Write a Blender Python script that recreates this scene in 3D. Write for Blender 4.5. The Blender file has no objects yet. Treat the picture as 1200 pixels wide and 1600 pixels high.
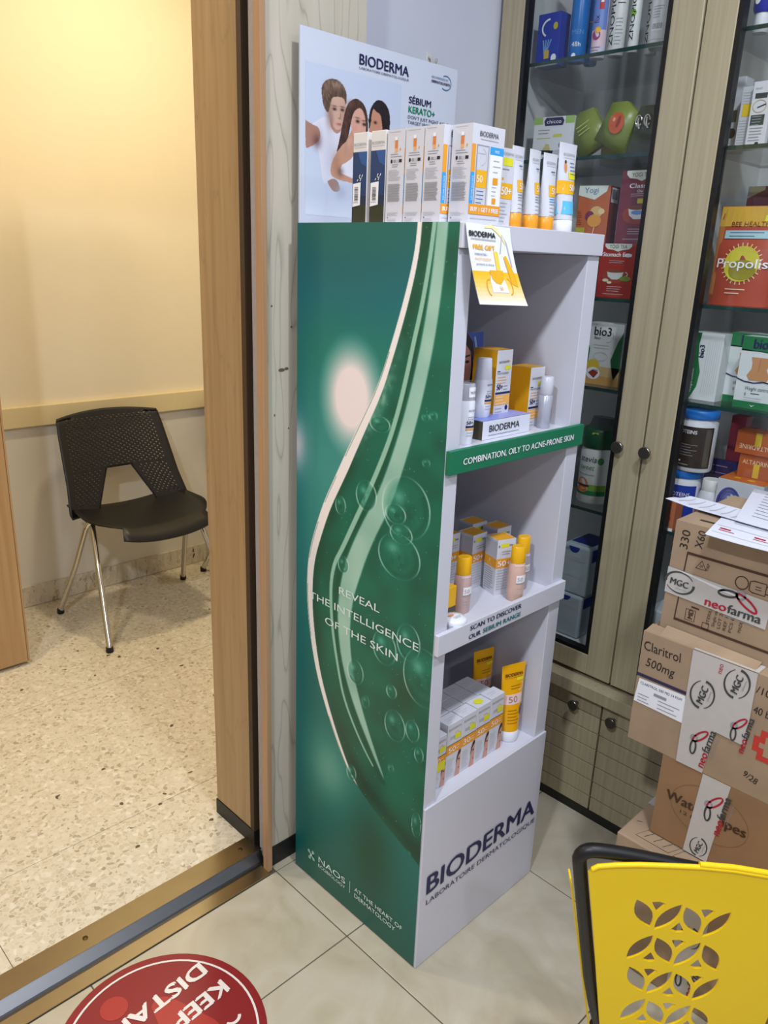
import bpy, bmesh, math, random
import numpy as np
from mathutils import Vector, Matrix
random.seed(7)
SC = bpy.context.scene
COL = SC.collection
PI = math.pi

# ------------------------------------------------------------ camera, world, lights, exposure
def _basis(yaw, pitch, roll):
    f = Vector((math.sin(yaw)*math.cos(pitch), math.cos(yaw)*math.cos(pitch), math.sin(pitch)))
    r = f.cross(Vector((0, 0, 1))).normalized(); u = r.cross(f)
    c, s = math.cos(roll), math.sin(roll)
    return c*r+s*u, c*u-s*r, f
cam = bpy.data.cameras.new('camera'); cam_ob = bpy.data.objects.new('camera', cam); COL.objects.link(cam_ob)
_r, _u, _f = _basis(0.78466, -0.31273, 0.03896)
cam_ob.matrix_world = Matrix(((_r.x, _u.x, -_f.x, -0.9525), (_r.y, _u.y, -_f.y, -0.8165), (_r.z, _u.z, -_f.z, 1.3927), (0, 0, 0, 1)))
cam.sensor_fit = 'VERTICAL'; cam.sensor_height = 36; cam.sensor_width = 27
cam.lens = 36*1222.2/1600; cam.clip_start = .02
SC.camera = cam_ob
SC.view_settings.view_transform = 'Standard'; SC.view_settings.look = 'None'
SC.view_settings.exposure = 0.0; SC.view_settings.gamma = 1.0; SC.view_settings.use_curve_mapping = False
wd = bpy.data.worlds.new('shop_ambient'); SC.world = wd; wd.use_nodes = True
wd.node_tree.nodes['Background'].inputs[0].default_value = (.80, .86, 1.0, 1)
wd.node_tree.nodes['Background'].inputs[1].default_value = 0.34
def lamp(name, x, y, z, size, power, col):
    l = bpy.data.lights.new(name, 'AREA'); l.shape = 'DISK'; l.size = size; l.energy = power; l.color = col
    o = bpy.data.objects.new(name, l); o.location = (x, y, z); COL.objects.link(o); return o
COOL = (.86, .91, 1.0); WARM = (1.0, .84, .58)
lamp('downlight', -.20, -.78, 2.70, .16, 25, COOL)
lamp('downlight', -1.75, -.78, 2.70, .16, 48, COOL)
lamp('downlight', -.9, -2.1, 2.70, .16, 16, COOL)
lamp('downlight', .35, -2.2, 2.70, .16, 12, COOL)
lamp('corridor_downlight', .55, 1.45, 2.60, .16, 17, WARM)
lamp('corridor_downlight', -.75, 1.35, 2.60, .16, 15, WARM)

# ------------------------------------------------------------ materials
def lin(c): return tuple(((v/255)/12.92 if v/255 <= .04045 else ((v/255+.055)/1.055)**2.4) for v in c)
_mats = {}
def M(r, g, b, rough=.5, metal=0.0, var=.05, scale=60, name=None, coat=0.0, bump=0.0, trans=0.0):
    key = (r, g, b, rough, metal, var, scale, coat, bump, trans)
    if key in _mats: return _mats[key]
    m = bpy.data.materials.new(name or 'surface'); m.use_nodes = True
    nt = m.node_tree; p = nt.nodes['Principled BSDF']; L = nt.links
    c = lin((r, g, b))
    p.inputs['Roughness'].default_value = rough; p.inputs['Metallic'].default_value = metal
    p.inputs['Coat Weight'].default_value = coat; p.inputs['Transmission Weight'].default_value = trans
    if var > 0:
        tc = nt.nodes.new('ShaderNodeTexCoord'); n = nt.nodes.new('ShaderNodeTexNoise'); n.inputs['Scale'].default_value = scale
        n.inputs['Detail'].default_value = 3
        mx = nt.nodes.new('ShaderNodeMix'); mx.data_type = 'RGBA'
        mx.inputs[6].default_value = (*[v*(1-var) for v in c], 1); mx.inputs[7].default_value = (*[min(1, v*(1+var)) for v in c], 1)
        L.new(tc.outputs['Object'], n.inputs['Vector']); L.new(n.outputs[0], mx.inputs[0]); L.new(mx.outputs[2], p.inputs['Base Color'])
        if bump > 0:
            bp = nt.nodes.new('ShaderNodeBump'); bp.inputs['Strength'].default_value = bump; bp.inputs['Distance'].default_value = .002
            L.new(n.outputs[0], bp.inputs['Height']); L.new(bp.outputs[0], p.inputs['Normal'])
    else: p.inputs['Base Color'].default_value = (*c, 1)
    _mats[key] = m; return m
def _ramp(nt, pos_cols):
    r = nt.nodes.new('ShaderNodeValToRGB'); e = r.color_ramp.elements
    while len(e) < len(pos_cols): e.new(.5)
    for k, (p, c) in enumerate(pos_cols): e[k].position = p; e[k].color = (*lin(c), 1)
    return r
def wood(name, c1, c2, c3, sx=22, sz=1.2, rough=.42, figure=0):
    m = bpy.data.materials.new(name); m.use_nodes = True; nt = m.node_tree; L = nt.links; p = nt.nodes['Principled BSDF']
    tc = nt.nodes.new('ShaderNodeTexCoord'); mp = nt.nodes.new('ShaderNodeMapping'); mp.inputs['Scale'].default_value = (sx, sx, sz)
    n = nt.nodes.new('ShaderNodeTexNoise'); n.inputs['Scale'].default_value = 2.2; n.inputs['Detail'].default_value = 6; n.inputs['Distortion'].default_value = .4
    L.new(tc.outputs['Object'], mp.inputs[0]); L.new(mp.outputs[0], n.inputs['Vector'])
    rp = _ramp(nt, [(.3, c1), (.55, c2), (.75, c3)]); L.new(n.outputs[0], rp.inputs[0]); out = rp.outputs[0]
    if figure:
        mp2 = nt.nodes.new('ShaderNodeMapping'); mp2.inputs['Scale'].default_value = (9, 9, 1.3)
        n2 = nt.nodes.new('ShaderNodeTexNoise'); n2.inputs['Scale'].default_value = 1.6; n2.inputs['Detail'].default_value = 2
        L.new(tc.outputs['Object'], mp2.inputs[0]); L.new(mp2.outputs[0], n2.inputs['Vector'])
        mu = nt.nodes.new('ShaderNodeMath'); mu.operation = 'MULTIPLY'; mu.inputs[1].default_value = 7; L.new(n2.outputs[0], mu.inputs[0])
        fr = nt.nodes.new('ShaderNodeMath'); fr.operation = 'PINGPONG'; fr.inputs[1].default_value = .5; L.new(mu.outputs[0], fr.inputs[0])
        r2 = _ramp(nt, [(.0, (150, 144, 128)), (.05, (235, 233, 228)), (.12, (255, 255, 255))]); L.new(fr.outputs[0], r2.inputs[0])
        mx = nt.nodes.new('ShaderNodeMix'); mx.data_type = 'RGBA'; mx.blend_type = 'MULTIPLY'; mx.inputs[0].default_value = figure
        L.new(out, mx.inputs[6]); L.new(r2.outputs[0], mx.inputs[7]); out = mx.outputs[2]
    L.new(out, p.inputs['Base Color']); p.inputs['Roughness'].default_value = rough
    return m
WOOD_JAMB = wood('maple_veneer', (158, 128, 90), (168, 138, 98), (176, 146, 106), 26, 1.0, figure=.18)
WOOD_LEAF = wood('birch_ply', (190, 182, 164), (198, 190, 172), (204, 197, 181), 9, 1.0, figure=.42)
WOOD_EDGE = wood('edge_band', (168, 130, 96), (176, 138, 102), (184, 146, 108), 40, 1.5)
WOOD_CAB = wood('pale_laminate', (160, 148, 120), (170, 159, 130), (178, 168, 140), 60, 1.0, rough=.38)
WOOD_OLD = wood('oak_veneer', (166, 130, 88), (176, 140, 96), (184, 150, 106), 30, .8)
BLACK = M(22, 24, 24, .5, name='black_plinth'); SEAL = M(10, 11, 13, .4, name='black_seal')
WHITE = M(206, 206, 216, .32, var=.015, name='white_laminate'); WALL = M(204, 207, 218, .7, var=.02, scale=25, name='white_paint')
CREAM = M(238, 226, 196, .65, var=.02, scale=18, name='cream_paint')
ALU = M(160, 150, 128, .30, metal=1, var=.06, scale=30, name='worn_aluminium'); ALUD = M(92, 92, 94, .35, metal=1, name='dark_aluminium')
CHROME = M(214, 212, 208, .10, metal=1, var=0, name='chrome'); STEEL = M(140, 138, 130, .28, metal=1, var=.03, name='brushed_steel')
PLASTIC_K = M(11, 11, 13, .45, var=.04, name='black_plastic'); RUBBER = M(14, 14, 15, .6, name='black_rubber')
YELLOW = M(255, 212, 0, .5, var=.03, scale=20, name='yellow_plastic')
def terrazzo():
    m = bpy.data.materials.new('terrazzo'); m.use_nodes = True; nt = m.node_tree; L = nt.links; p = nt.nodes['Principled BSDF']
    tc = nt.nodes.new('ShaderNodeTexCoord')
    def vor(s, feat='F1'):
        v = nt.nodes.new('ShaderNodeTexVoronoi'); v.inputs['Scale'].default_value = s; v.feature = feat
        mp = nt.nodes.new('ShaderNodeMapping'); mp.inputs['Scale'].default_value = (1, 1.0, .2)
        nz = nt.nodes.new('ShaderNodeTexNoise'); nz.inputs['Scale'].default_value = 30
        L.new(tc.outputs['Object'], mp.inputs[0]); ad = nt.nodes.new('ShaderNodeMix'); ad.data_type = 'RGBA'; ad.blend_type = 'ADD'; ad.inputs[0].default_value = .03
        L.new(tc.outputs['Object'], nz.inputs['Vector']); L.new(mp.outputs[0], ad.inputs[6]); L.new(nz.outputs[1], ad.inputs[7])
        L.new(ad.outputs[2], v.inputs['Vector']); return v
    v1 = vor(92); e1 = vor(92, 'DISTANCE_TO_EDGE')
    sep = nt.nodes.new('ShaderNodeSeparateColor'); L.new(v1.outputs['Color'], sep.inputs[0])
    rp = _ramp(nt, [(0, (168, 155, 130)), (.22, (212, 203, 182)), (.6, (192, 180, 155)), (.85, (222, 215, 198)), (1, (160, 148, 124))]); L.new(sep.outputs[0], rp.inputs[0])
    re = _ramp(nt, [(0.04, (0, 0, 0)), (.10, (255, 255, 255))]); L.new(e1.outputs[0], re.inputs[0])
    mx = nt.nodes.new('ShaderNodeMix'); mx.data_type = 'RGBA'; mx.inputs[6].default_value = (*lin((212, 202, 178)), 1)
    L.new(re.outputs[0], mx.inputs[0]); L.new(rp.outputs[0], mx.inputs[7])
    v2 = vor(30); s2 = nt.nodes.new('ShaderNodeSeparateColor'); L.new(v2.outputs['Color'], s2.inputs[0])
    g = nt.nodes.new('ShaderNodeMath'); g.operation = 'GREATER_THAN'; g.inputs[1].default_value = .95; L.new(s2.outputs[1], g.inputs[0])
    d = nt.nodes.new('ShaderNodeMath'); d.operation = 'LESS_THAN'; d.inputs[1].default_value = .20; L.new(v2.outputs['Distance'], d.inputs[0])
    a = nt.nodes.new('ShaderNodeMath'); a.operation = 'MULTIPLY'; L.new(g.outputs[0], a.inputs[0]); L.new(d.outputs[0], a.inputs[1])
    mx2 = nt.nodes.new('ShaderNodeMix'); mx2.data_type = 'RGBA'; mx2.inputs[7].default_value = (*lin((92, 78, 58)), 1)
    L.new(a.outputs[0], mx2.inputs[0]); L.new(mx.outputs[2], mx2.inputs[6]); L.new(mx2.outputs[2], p.inputs['Base Color'])
    p.inputs['Roughness'].default_value = .38; return m
TERRAZZO = terrazzo()
def tile_mat():
    m = bpy.data.materials.new('beige_porcelain'); m.use_nodes = True; nt = m.node_tree; L = nt.links; p = nt.nodes['Principled BSDF']
    tc = nt.nodes.new('ShaderNodeTexCoord'); n = nt.nodes.new('ShaderNodeTexNoise'); n.inputs['Scale'].default_value = 7; n.inputs['Detail'].default_value = 7; n.inputs['Distortion'].default_value = 1.2
    geo = nt.nodes.new('ShaderNodeNewGeometry'); L.new(geo.outputs['Position'], n.inputs['Vector'])
    r = _ramp(nt, [(.3, (174, 164, 140)), (.5, (184, 175, 153)), (.72, (193, 186, 168))]); L.new(n.outputs[0], r.inputs[0]); L.new(r.outputs[0], p.inputs['Base Color'])
    p.inputs['Roughness'].default_value = .24; return m
TILE = tile_mat()
def cardboard(name, c):
    m = bpy.data.materials.new(name); m.use_nodes = True; nt = m.node_tree; L = nt.links; p = nt.nodes['Principled BSDF']
    tc = nt.nodes.new('ShaderNodeTexCoord'); n = nt.nodes.new('ShaderNodeTexNoise'); n.inputs['Scale'].default_value = 9; n.inputs['Detail'].default_value = 5
    w = nt.nodes.new('ShaderNodeTexWave'); w.inputs['Scale'].default_value = 60; w.bands_direction = 'Y'
    L.new(tc.outputs['Object'], n.inputs['Vector']); L.new(tc.outputs['Object'], w.inputs['Vector'])
    r = _ramp(nt, [(.3, tuple(v*.93 for v in c)), (.7, tuple(min(255, v*1.05) for v in c))]); L.new(n.outputs[0], r.inputs[0])
    mx = nt.nodes.new('ShaderNodeMix'); mx.data_type = 'RGBA'; mx.blend_type = 'MULTIPLY'; mx.inputs[0].default_value = .06
    L.new(r.outputs[0], mx.inputs[6]); L.new(w.outputs[0], mx.inputs[7]); L.new(mx.outputs[2], p.inputs['Base Color'])
    p.inputs['Roughness'].default_value = .75; return m
KRAFT = cardboard('kraft_cardboard', (170, 144, 116)); KRAFT2 = cardboard('brown_cardboard', (154, 118, 82))
def glassy(name, tint, alpha_edge=.0):
    m = bpy.data.materials.new(name); m.use_nodes = True; nt = m.node_tree; L = nt.links
    for n in list(nt.nodes):
        if n.type != 'OUTPUT_MATERIAL': nt.nodes.remove(n)
    out = [n for n in nt.nodes if n.type == 'OUTPUT_MATERIAL'][0]
    t = nt.nodes.new('ShaderNodeBsdfTransparent'); t.inputs[0].default_value = (*tint, 1)
    g = nt.nodes.new('ShaderNodeBsdfGlossy'); g.inputs['Roughness'].default_value = .02
    ge = nt.nodes.new('ShaderNodeNewGeometry'); dt = nt.nodes.new('ShaderNodeVectorMath'); dt.operation = 'DOT_PRODUCT'
    L.new(ge.outputs['Normal'], dt.inputs[0]); L.new(ge.outputs['Incoming'], dt.inputs[1])
    def mth(op, a, b=None):   # reflectance by angle (Schlick), the same for both faces of the pane
        n = nt.nodes.new('ShaderNodeMath'); n.operation = op
        for k, v in enumerate((a, b)):
            if v is None: continue
            if hasattr(v, 'links'): L.new(v, n.inputs[k])
            else: n.inputs[k].default_value = v
        return n.outputs[0]
    fr = mth('ADD', mth('MULTIPLY', mth('POWER', mth('SUBTRACT', 1.0, mth('ABSOLUTE', dt.outputs['Value'])), 5.0), .96), .02)
    mx = nt.nodes.new('ShaderNodeMixShader'); L.new(fr, mx.inputs[0]); L.new(t.outputs[0], mx.inputs[1]); L.new(g.outputs[0], mx.inputs[2])
    L.new(mx.outputs[0], out.inputs[0]); return m
PANE = glassy('clear_pane', (.975, .985, .98)); SHELFGLASS = glassy('shelf_glass', (.985, .992, .988)); CLEARP = glassy('clear_plastic', (.9, .92, .93))
GLASSEDGE = M(30, 58, 54, .15, var=0, name='glass_edge')
PRINT = bpy.data.materials.new('colour_print'); PRINT.use_nodes = True
_a = PRINT.node_tree.nodes.new('ShaderNodeAttribute'); _a.attribute_name = 'ink'
PRINT.node_tree.links.new(_a.outputs['Color'], PRINT.node_tree.nodes['Principled BSDF'].inputs['Base Color']); PRINT.node_tree.nodes['Principled BSDF'].inputs['Roughness'].default_value = .38

NAVY = M(28, 30, 78, .5, var=0); INK = M(20, 22, 26, .6, var=0); GREY = M(150, 150, 156, .6, var=0); GREYL = M(188, 188, 194, .6, var=0)
PAPER = M(232, 232, 238, .55, var=.02); ORANGE = M(236, 158, 30, .5, var=0); AMBER = M(240, 178, 24, .42, var=.03); LABELW = M(240, 240, 244, .5, var=0)
CYAN = M(50, 160, 226, .5, var=0); GREENL = M(0, 112, 76, .45, var=.02); STICKY = M(226, 222, 40, .5, var=0); RED = M(190, 30, 40, .5, var=0)

# ------------------------------------------------------------ mesh helpers
class MB:
    def __init__(s): s.v = []; s.f = []; s.m = []; s.sm = []; s.mats = []
    def mi(s, mat):
        if mat not in s.mats: s.mats.append(mat)
        return s.mats.index(mat)
    def add(s, vs, fs, mat, smooth=False):
        o = len(s.v); k = s.mi(mat); s.v.extend([tuple(q) for q in vs])
        for f in fs: s.f.append([o+i for i in f]); s.m.append(k); s.sm.append(smooth)
    def box(s, x0, x1, y0, y1, z0, z1, mat):
        s.add([(x0, y0, z0), (x1, y0, z0), (x1, y1, z0), (x0, y1, z0), (x0, y0, z1), (x1, y0, z1), (x1, y1, z1), (x0, y1, z1)],
              [(0, 3, 2, 1), (4, 5, 6, 7), (0, 1, 5, 4), (1, 2, 6, 5), (2, 3, 7, 6), (3, 0, 4, 7)], mat)
    def loft(s, rings, mat, smooth=True, caps=True):
        n = len(rings[0]); vs = [p for r in rings for p in r]; fs = []
        for k in range(len(rings)-1):
            for i in range(n):
                j = (i+1) % n; fs.append((k*n+i, k*n+j, (k+1)*n+j, (k+1)*n+i))
        s.add(vs, fs, mat, smooth)
        if caps:
            s.add(rings[0], [tuple(range(n))[::-1]], mat); s.add(rings[-1], [tuple(range(n))], mat)
    def lathe(s, prof, mat, cx=0, cy=0, n=24, ey=1.0, caps=True):
        s.loft([[(cx+r*math.cos(2*PI*i/n), cy+ey*r*math.sin(2*PI*i/n), z) for i in range(n)] for r, z in prof], mat, True, caps)
    def tube(s, path, r, mat, n=10):
        P = [Vector(p) for p in path]; rings = []; up = None
        for k in range(len(P)):
            t = (P[min(k+1, len(P)-1)]-P[max(k-1, 0)]).normalized()
            if up is None: up = t.orthogonal().normalized()
            else: up = (up-t*up.dot(t)).normalized()
            b = t.cross(up)
            rings.append([P[k]+up*(r*math.cos(2*PI*i/n))+b*(r*math.sin(2*PI*i/n)) for i in range(n)])
        s.loft(rings, mat)
    def prism(s, pts, o, u, v, n, d, mat):     # 2D outline extruded from o by d along -n
        o, u, v, n = Vector(o), Vector(u), Vector(v), Vector(n); k = len(pts)
        A = [o+u*a+v*b for a, b in pts]; B = [p-n*d for p in A]
        s.add(A+B, [tuple(range(k)), tuple(range(2*k-1, k-1, -1))]+[(i, i+k, (i+1) % k+k, (i+1) % k) for i in range(k)], mat)
    def build(s, name, parent=None, loc=None, rz=0, bevel=0, seg=2):
        me = bpy.data.meshes.new(name); me.from_pydata(s.v, [], s.f)
        for m in s.mats: me.materials.append(m)
        me.polygons.foreach_set('material_index', s.m); me.polygons.foreach_set('use_smooth', s.sm); me.update()
        o = bpy.data.objects.new(name, me); COL.objects.link(o)
        if parent: o.parent = parent
        if loc is not None: o.location = loc
        o.rotation_euler.z = rz
        if bevel:
            b = o.modifiers.new('bevel', 'BEVEL'); b.width = bevel; b.segments = seg; b.limit_method = 'ANGLE'; b.angle_limit = math.radians(40)
        return o
def tag(o, label=None, cat=None, group=None, kind=None):
    if label: o['label'] = label
    if cat: o['category'] = cat
    if group: o['group'] = group
    if kind: o['kind'] = kind
    return o
def thing(name, label, cat, loc=(0, 0, 0), rz=0, group=None):
    o = bpy.data.objects.new(name, None); o.empty_display_size = .05; COL.objects.link(o); o.location = loc; o.rotation_euler.z = rz
    return tag(o, label, cat, group)
def sbox(name, x0, x1, y0, y1, z0, z1, mat, parent=None, kind='structure', bevel=0, label=None):
    m = MB(); cx, cy = (x0+x1)/2, (y0+y1)/2
    m.box(x0-cx, x1-cx, y0-cy, y1-cy, 0, z1-z0, mat)
    o = m.build(name, parent, (cx, cy, z0), bevel=bevel)
    if parent is None: o['kind'] = kind
    if label: o['label'] = label
    return o

_txt = {}
def text_mesh(s):
    if s in _txt: return _txt[s]
    c = bpy.data.curves.new('lettering', 'FONT'); c.body = s; c.size = 1; c.resolution_u = 3
    o = bpy.data.objects.new('lettering', c); me = bpy.data.meshes.new_from_object(o)
    V = [(v.co.x, v.co.y) for v in me.vertices]; F = [tuple(p.vertices) for p in me.polygons]
    bpy.data.objects.remove(o); bpy.data.meshes.remove(me); bpy.data.curves.remove(c)
    _txt[s] = (V, F, min(v[0] for v in V), max(v[0] for v in V)); return _txt[s]
CAP = .727   # cap height of the built-in font at size 1
class P:
    """prints flat artwork on a surface: f(a, b, lift) gives the point at a right, b up"""
    def __init__(s, mb, f, nx=1): s.mb = mb; s.f = f; s.nx = nx
    def poly(s, pts, mat, L=1): s.mb.add([s.f(a, b, .00025*L) for a, b in pts], [tuple(range(len(pts)))], mat)
    def rect(s, a0, b0, a1, b1, mat, L=1):
        n = s.nx; A = [a0+(a1-a0)*i/n for i in range(n+1)]
        s.mb.add([s.f(a, b, .00025*L) for b in (b0, b1) for a in A], [(i, i+1, n+2+i, n+1+i) for i in range(n)], mat)
    def ell(s, a, b, ra, rb, mat, L=1, n=20): s.poly([(a+ra*math.cos(2*PI*i/n), b+rb*math.sin(2*PI*i/n)) for i in range(n)], mat, L)
    def line(s, pts, w, mat, L=2, closed=False):
        k = len(pts); vs = []
        for i in range(k):
            p, q = (pts[i-1] if (i or closed) else pts[i]), (pts[(i+1) % k] if (i < k-1 or closed) else pts[i])
            dx, dy = q[0]-p[0], q[1]-p[1]; d = math.hypot(dx, dy) or 1
            wi = w[i] if isinstance(w, (list, tuple)) else w
            vs += [s.f(pts[i][0]-dy/d*wi/2, pts[i][1]+dx/d*wi/2, .00025*L), s.f(pts[i][0]+dy/d*wi/2, pts[i][1]-dx/d*wi/2, .00025*L)]
        s.mb.add(vs, [(2*i, 2*i+1, (2*i+3) % (2*k), (2*i+2) % (2*k)) for i in range(k if closed else k-1)], mat)
    def arc(s, a, b, ra, rb, t0, t1, w, mat, L=2, n=16):
        s.line([(a+ra*math.cos(t0+(t1-t0)*i/n), b+rb*math.sin(t0+(t1-t0)*i/n)) for i in range(n+1)], w, mat, L)
    def text(s, t, a, b, h, mat, w=None, al='l', rot=0, L=3, bold=0, shear=0):
        V, F, x0, x1 = text_mesh(t); sy = h/CAP; sx = sy if w is None else w/(x1-x0); W = (x1-x0)*sx
        off = {'l': 0, 'c': -W/2, 'r': -W}[al]; c, sn = math.cos(math.radians(rot)), math.sin(math.radians(rot))
        for d in ([0] if not bold else [-bold/2, bold/2]):
            vs = []
            for x, y in V:
                X = (x-x0)*sx+off+d+shear*y*sy; Y = y*sy+d*.5
                vs.append(s.f(a+X*c-Y*sn, b+X*sn+Y*c, .00025*(L+(d > 0)*.3)))
            s.mb.add(vs, F, mat)
    def lines(s, a0, a1, b, n, pitch, mat, h=.0011, L=2, ragged=.35):
        for k in range(n): s.rect(a0, b-k*pitch, a1-(a1-a0)*ragged*random.random(), b-k*pitch+h, mat, L)
    def barcode(s, a0, b0, a1, b1, L=3):
        s.rect(a0, b0, a1, b1, LABELW, L-1); a = a0+.08*(a1-a0); e = a1-.08*(a1-a0)
        while a < e:
            w = random.choice((.0006, .0009, .0014)); s.rect(a, b0+.22*(b1-b0), min(a+w, e), b1-.1*(b1-b0), INK, L); a += w+random.choice((.0006, .0011))
def flat(o, u, v, n):
    o, u, v, n = Vector(o), Vector(u), Vector(v), Vector(n)
    return lambda a, b, h: o+u*a+v*b+n*(.0002+h)
def carton(name, label, cat, loc, w, d, h, mat, rz=0, front=None, side=None, top=None, right=None, group=None, bevel=.0008, side_mat=None):
    """closed carton, origin at the foot of its front face; local front faces -Y"""
    m = MB(); m.box(-w/2, w/2, 0, d, 0, h, mat)
    if side_mat:
        m.m[m.f.index([3, 0, 4, 7])] = m.mi(side_mat); m.m[m.f.index([1, 2, 6, 5])] = m.mi(side_mat)
    if front: front(P(m, flat((-w/2, 0, 0), (1, 0, 0), (0, 0, 1), (0, -1, 0))), w, h)
    if side: side(P(m, flat((-w/2, d, 0), (0, -1, 0), (0, 0, 1), (-1, 0, 0))), d, h)
    if right: right(P(m, flat((w/2, 0, 0), (0, 1, 0), (0, 0, 1), (1, 0, 0))), d, h)
    if top: top(P(m, flat((-w/2, 0, h), (1, 0, 0), (0, 1, 0), (0, 0, 1))), w, d)
    o = m.build(name, None, loc, rz, bevel=bevel); return tag(o, label, cat, group)
def cyl_map(rfun, ey=1.0): # wraps around a body of radius rfun(b), front at -Y
    def f(a, b, h):
        r = rfun(b); t = a/r; h += .0004; return ((r+h)*math.sin(t), -(r*ey+h)*math.cos(t), b)
    return f
def prof_r(prof):
    def f(b):
        for (r0, z0), (r1, z1) in zip(prof, prof[1:]):
            if z0 <= b <= z1 and z1 > z0: return r0+(r1-r0)*(b-z0)/(z1-z0)
        return prof[-1][0]
    return f
def bottle(name, label, cat, loc, body, cap, bmat, cmat, prints=None, rz=0, ey=1.0, group=None, cprints=None, n=28, capname='cap'):
    t = thing(name, label, cat, loc, rz, group)
    m = MB(); m.lathe(body, bmat, n=n, ey=ey)
    if prints: prints(P(m, cyl_map(prof_r(body), ey), 18))
    m.build(cat.replace(' ', '_')+'_body', t)
    if cap:
        c = MB(); c.lathe(cap, cmat, n=n, ey=ey)
        if cprints: cprints(P(c, cyl_map(prof_r(cap), ey), 8))
        c.build(capname, t)
    return t
def squeeze(name, label, loc, w, h, hc, rc, bmat, cmat, prints=None, rz=0, wb=None, group=None):
    """tube standing on its cap, flattened to a crimp at the top"""
    t = thing(name, label, 'tube', loc, rz, group); m = MB(); wb = wb or rc; K = 7
    hw = lambda b: wb+(w/2-wb)*((b-hc)/(h-hc)); ht = lambda b: max(.0012, rc*.94*(1-((b-hc)/(h-hc))**1.25))
    zs = [hc+(h-hc-.006)*k/K for k in range(K+1)]+[h]; n = 28
    m.loft([[(hw(z)*math.cos(2*PI*i/n), ht(z)*math.sin(2*PI*i/n), z) for i in range(n)] for z in zs], bmat)
    def f(a, b, q):
        r = min(1, abs(a)/hw(b)); return (a, -ht(b)*math.sqrt(max(0, 1-r*r))-.0004-q, b)
    if prints: prints(P(m, f, 8), w, h)
    m.build('tube_body', t)
    c = MB(); c.lathe([(rc*.93, 0), (rc, .002), (rc*.97, hc-.001), (rc*.9, hc)], cmat, n=n); c.build('cap', t)
    return t
def ink_grid(name, W, H, nx, ny, fn, place, parent, label=None):
    """fine printed sheet: fn(X, Z) -> sRGB array on an nx x ny grid"""
    X, Z = np.meshgrid(np.linspace(0, W, nx), np.linspace(0, H, ny)); rgb = np.clip(fn(X, Z), 0, 255)/255
    rgb = np.where(rgb <= .04045, rgb/12.92, ((rgb+.055)/1.055)**2.4)
    co = np.array([place(0, 0)])+X.reshape(-1, 1)*(np.array(place(1, 0))-np.array(place(0, 0)))+Z.reshape(-1, 1)*(np.array(place(0, 1))-np.array(place(0, 0)))
    i = np.arange((nx-1)*(ny-1)); b = (i//(nx-1))*nx+i % (nx-1); q = np.stack([b, b+1, b+nx+1, b+nx], 1)
    me = bpy.data.meshes.new(name); me.vertices.add(nx*ny); me.vertices.foreach_set('co', co.astype(np.float32).ravel())
    me.loops.add(q.size); me.loops.foreach_set('vertex_index', q.astype(np.int32).ravel())
    me.polygons.add(len(q)); me.polygons.foreach_set('loop_start', (np.arange(len(q))*4).astype(np.int32)); me.update(calc_edges=True)
    at = me.color_attributes.new('ink', 'FLOAT_COLOR', 'POINT'); at.data.foreach_set('color', np.concatenate([rgb.reshape(-1, 3), np.ones((nx*ny, 1))], 1).astype(np.float32).ravel())
    me.materials.append(PRINT); o = bpy.data.objects.new(name, me); COL.objects.link(o); o.parent = parent
    if label: o['label'] = label
    return o
def curve_sheet(outline, holes, mat, thick):
    """flat sheet in XY with real holes, returned as (verts, faces)"""
    c = bpy.data.curves.new('sheet', 'CURVE'); c.dimensions = '2D'; c.fill_mode = 'BOTH'; c.extrude = thick/2
    for pts in [outline]+holes:
        sp = c.splines.new('POLY'); sp.points.add(len(pts)-1); sp.use_cyclic_u = True
        for k, (a, b) in enumerate(pts): sp.points[k].co = (a, b, 0, 1)
    o = bpy.data.objects.new('sheet', c); me = bpy.data.meshes.new_from_object(o)
    V = [tuple(v.co) for v in me.vertices]; F = [tuple(p.vertices) for p in me.polygons]
    bpy.data.objects.remove(o); bpy.data.meshes.remove(me); bpy.data.curves.remove(c)
    return V, F
#--SETTING--
def part(name, parent, mb, bevel=0, label=None, kind=None):
    """link a mesh written in world coordinates under a parent that is not rotated"""
    off = Vector((0, 0, 0)); q = parent
    while q: off += q.location; q = q.parent
    mb.v = [(a-off.x, b-off.y, c-off.z) for a, b, c in mb.v]
    o = mb.build(name, parent, bevel=bevel)
    if label: o['label'] = label
    if kind: o['kind'] = kind
    return o
def pbox(name, parent, x0, x1, y0, y1, z0, z1, mat, bevel=0, label=None):
    m = MB(); m.box(x0, x1, y0, y1, z0, z1, mat); return part(name, parent, m, bevel, label)

# ------------------------------------------------------------ the setting: floors, walls, opening
GROUT = M(92, 82, 66, .8, var=.1)
fl = sbox('floor', -2.35, 1.10, -2.5, .5145, -.03, -.0015, GROUT)
TX = [-2.323+.455*k for k in range(8)]+[1.10]; TY = [-2.123+.455*k for k in range(6)]+[.405]
for i in range(len(TX)-1):
    for j in range(len(TY)-1): pbox('tile', fl, TX[i]+.0014, TX[i+1]-.0014, TY[j]+.0014, TY[j+1]-.0014, -.012, 0, TILE, bevel=.0008)
for i in range(len(TX)-1):
    if TX[i] > -.1: pbox('tile', fl, TX[i]+.0014, TX[i+1]-.0014, .4055, .514, -.012, 0, TILE, bevel=.0008)
f2 = sbox('floor', -1.7, 1.7, .525, 2.19, -.03, .017, M(128, 108, 76, .8))
SX = [-1.7, -.605, .60, 1.7]; SY = [.525, .78, 1.445, 2.19]
for i in range(3):
    for j in range(3): pbox('slab', f2, SX[i]+.0008, SX[i+1]-.0008, SY[j]+.0008, SY[j+1]-.0008, 0, .02, TERRAZZO)
sbox('ceiling', -2.35, 1.10, -2.5, .64, 2.74, 2.80, WALL)
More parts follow.
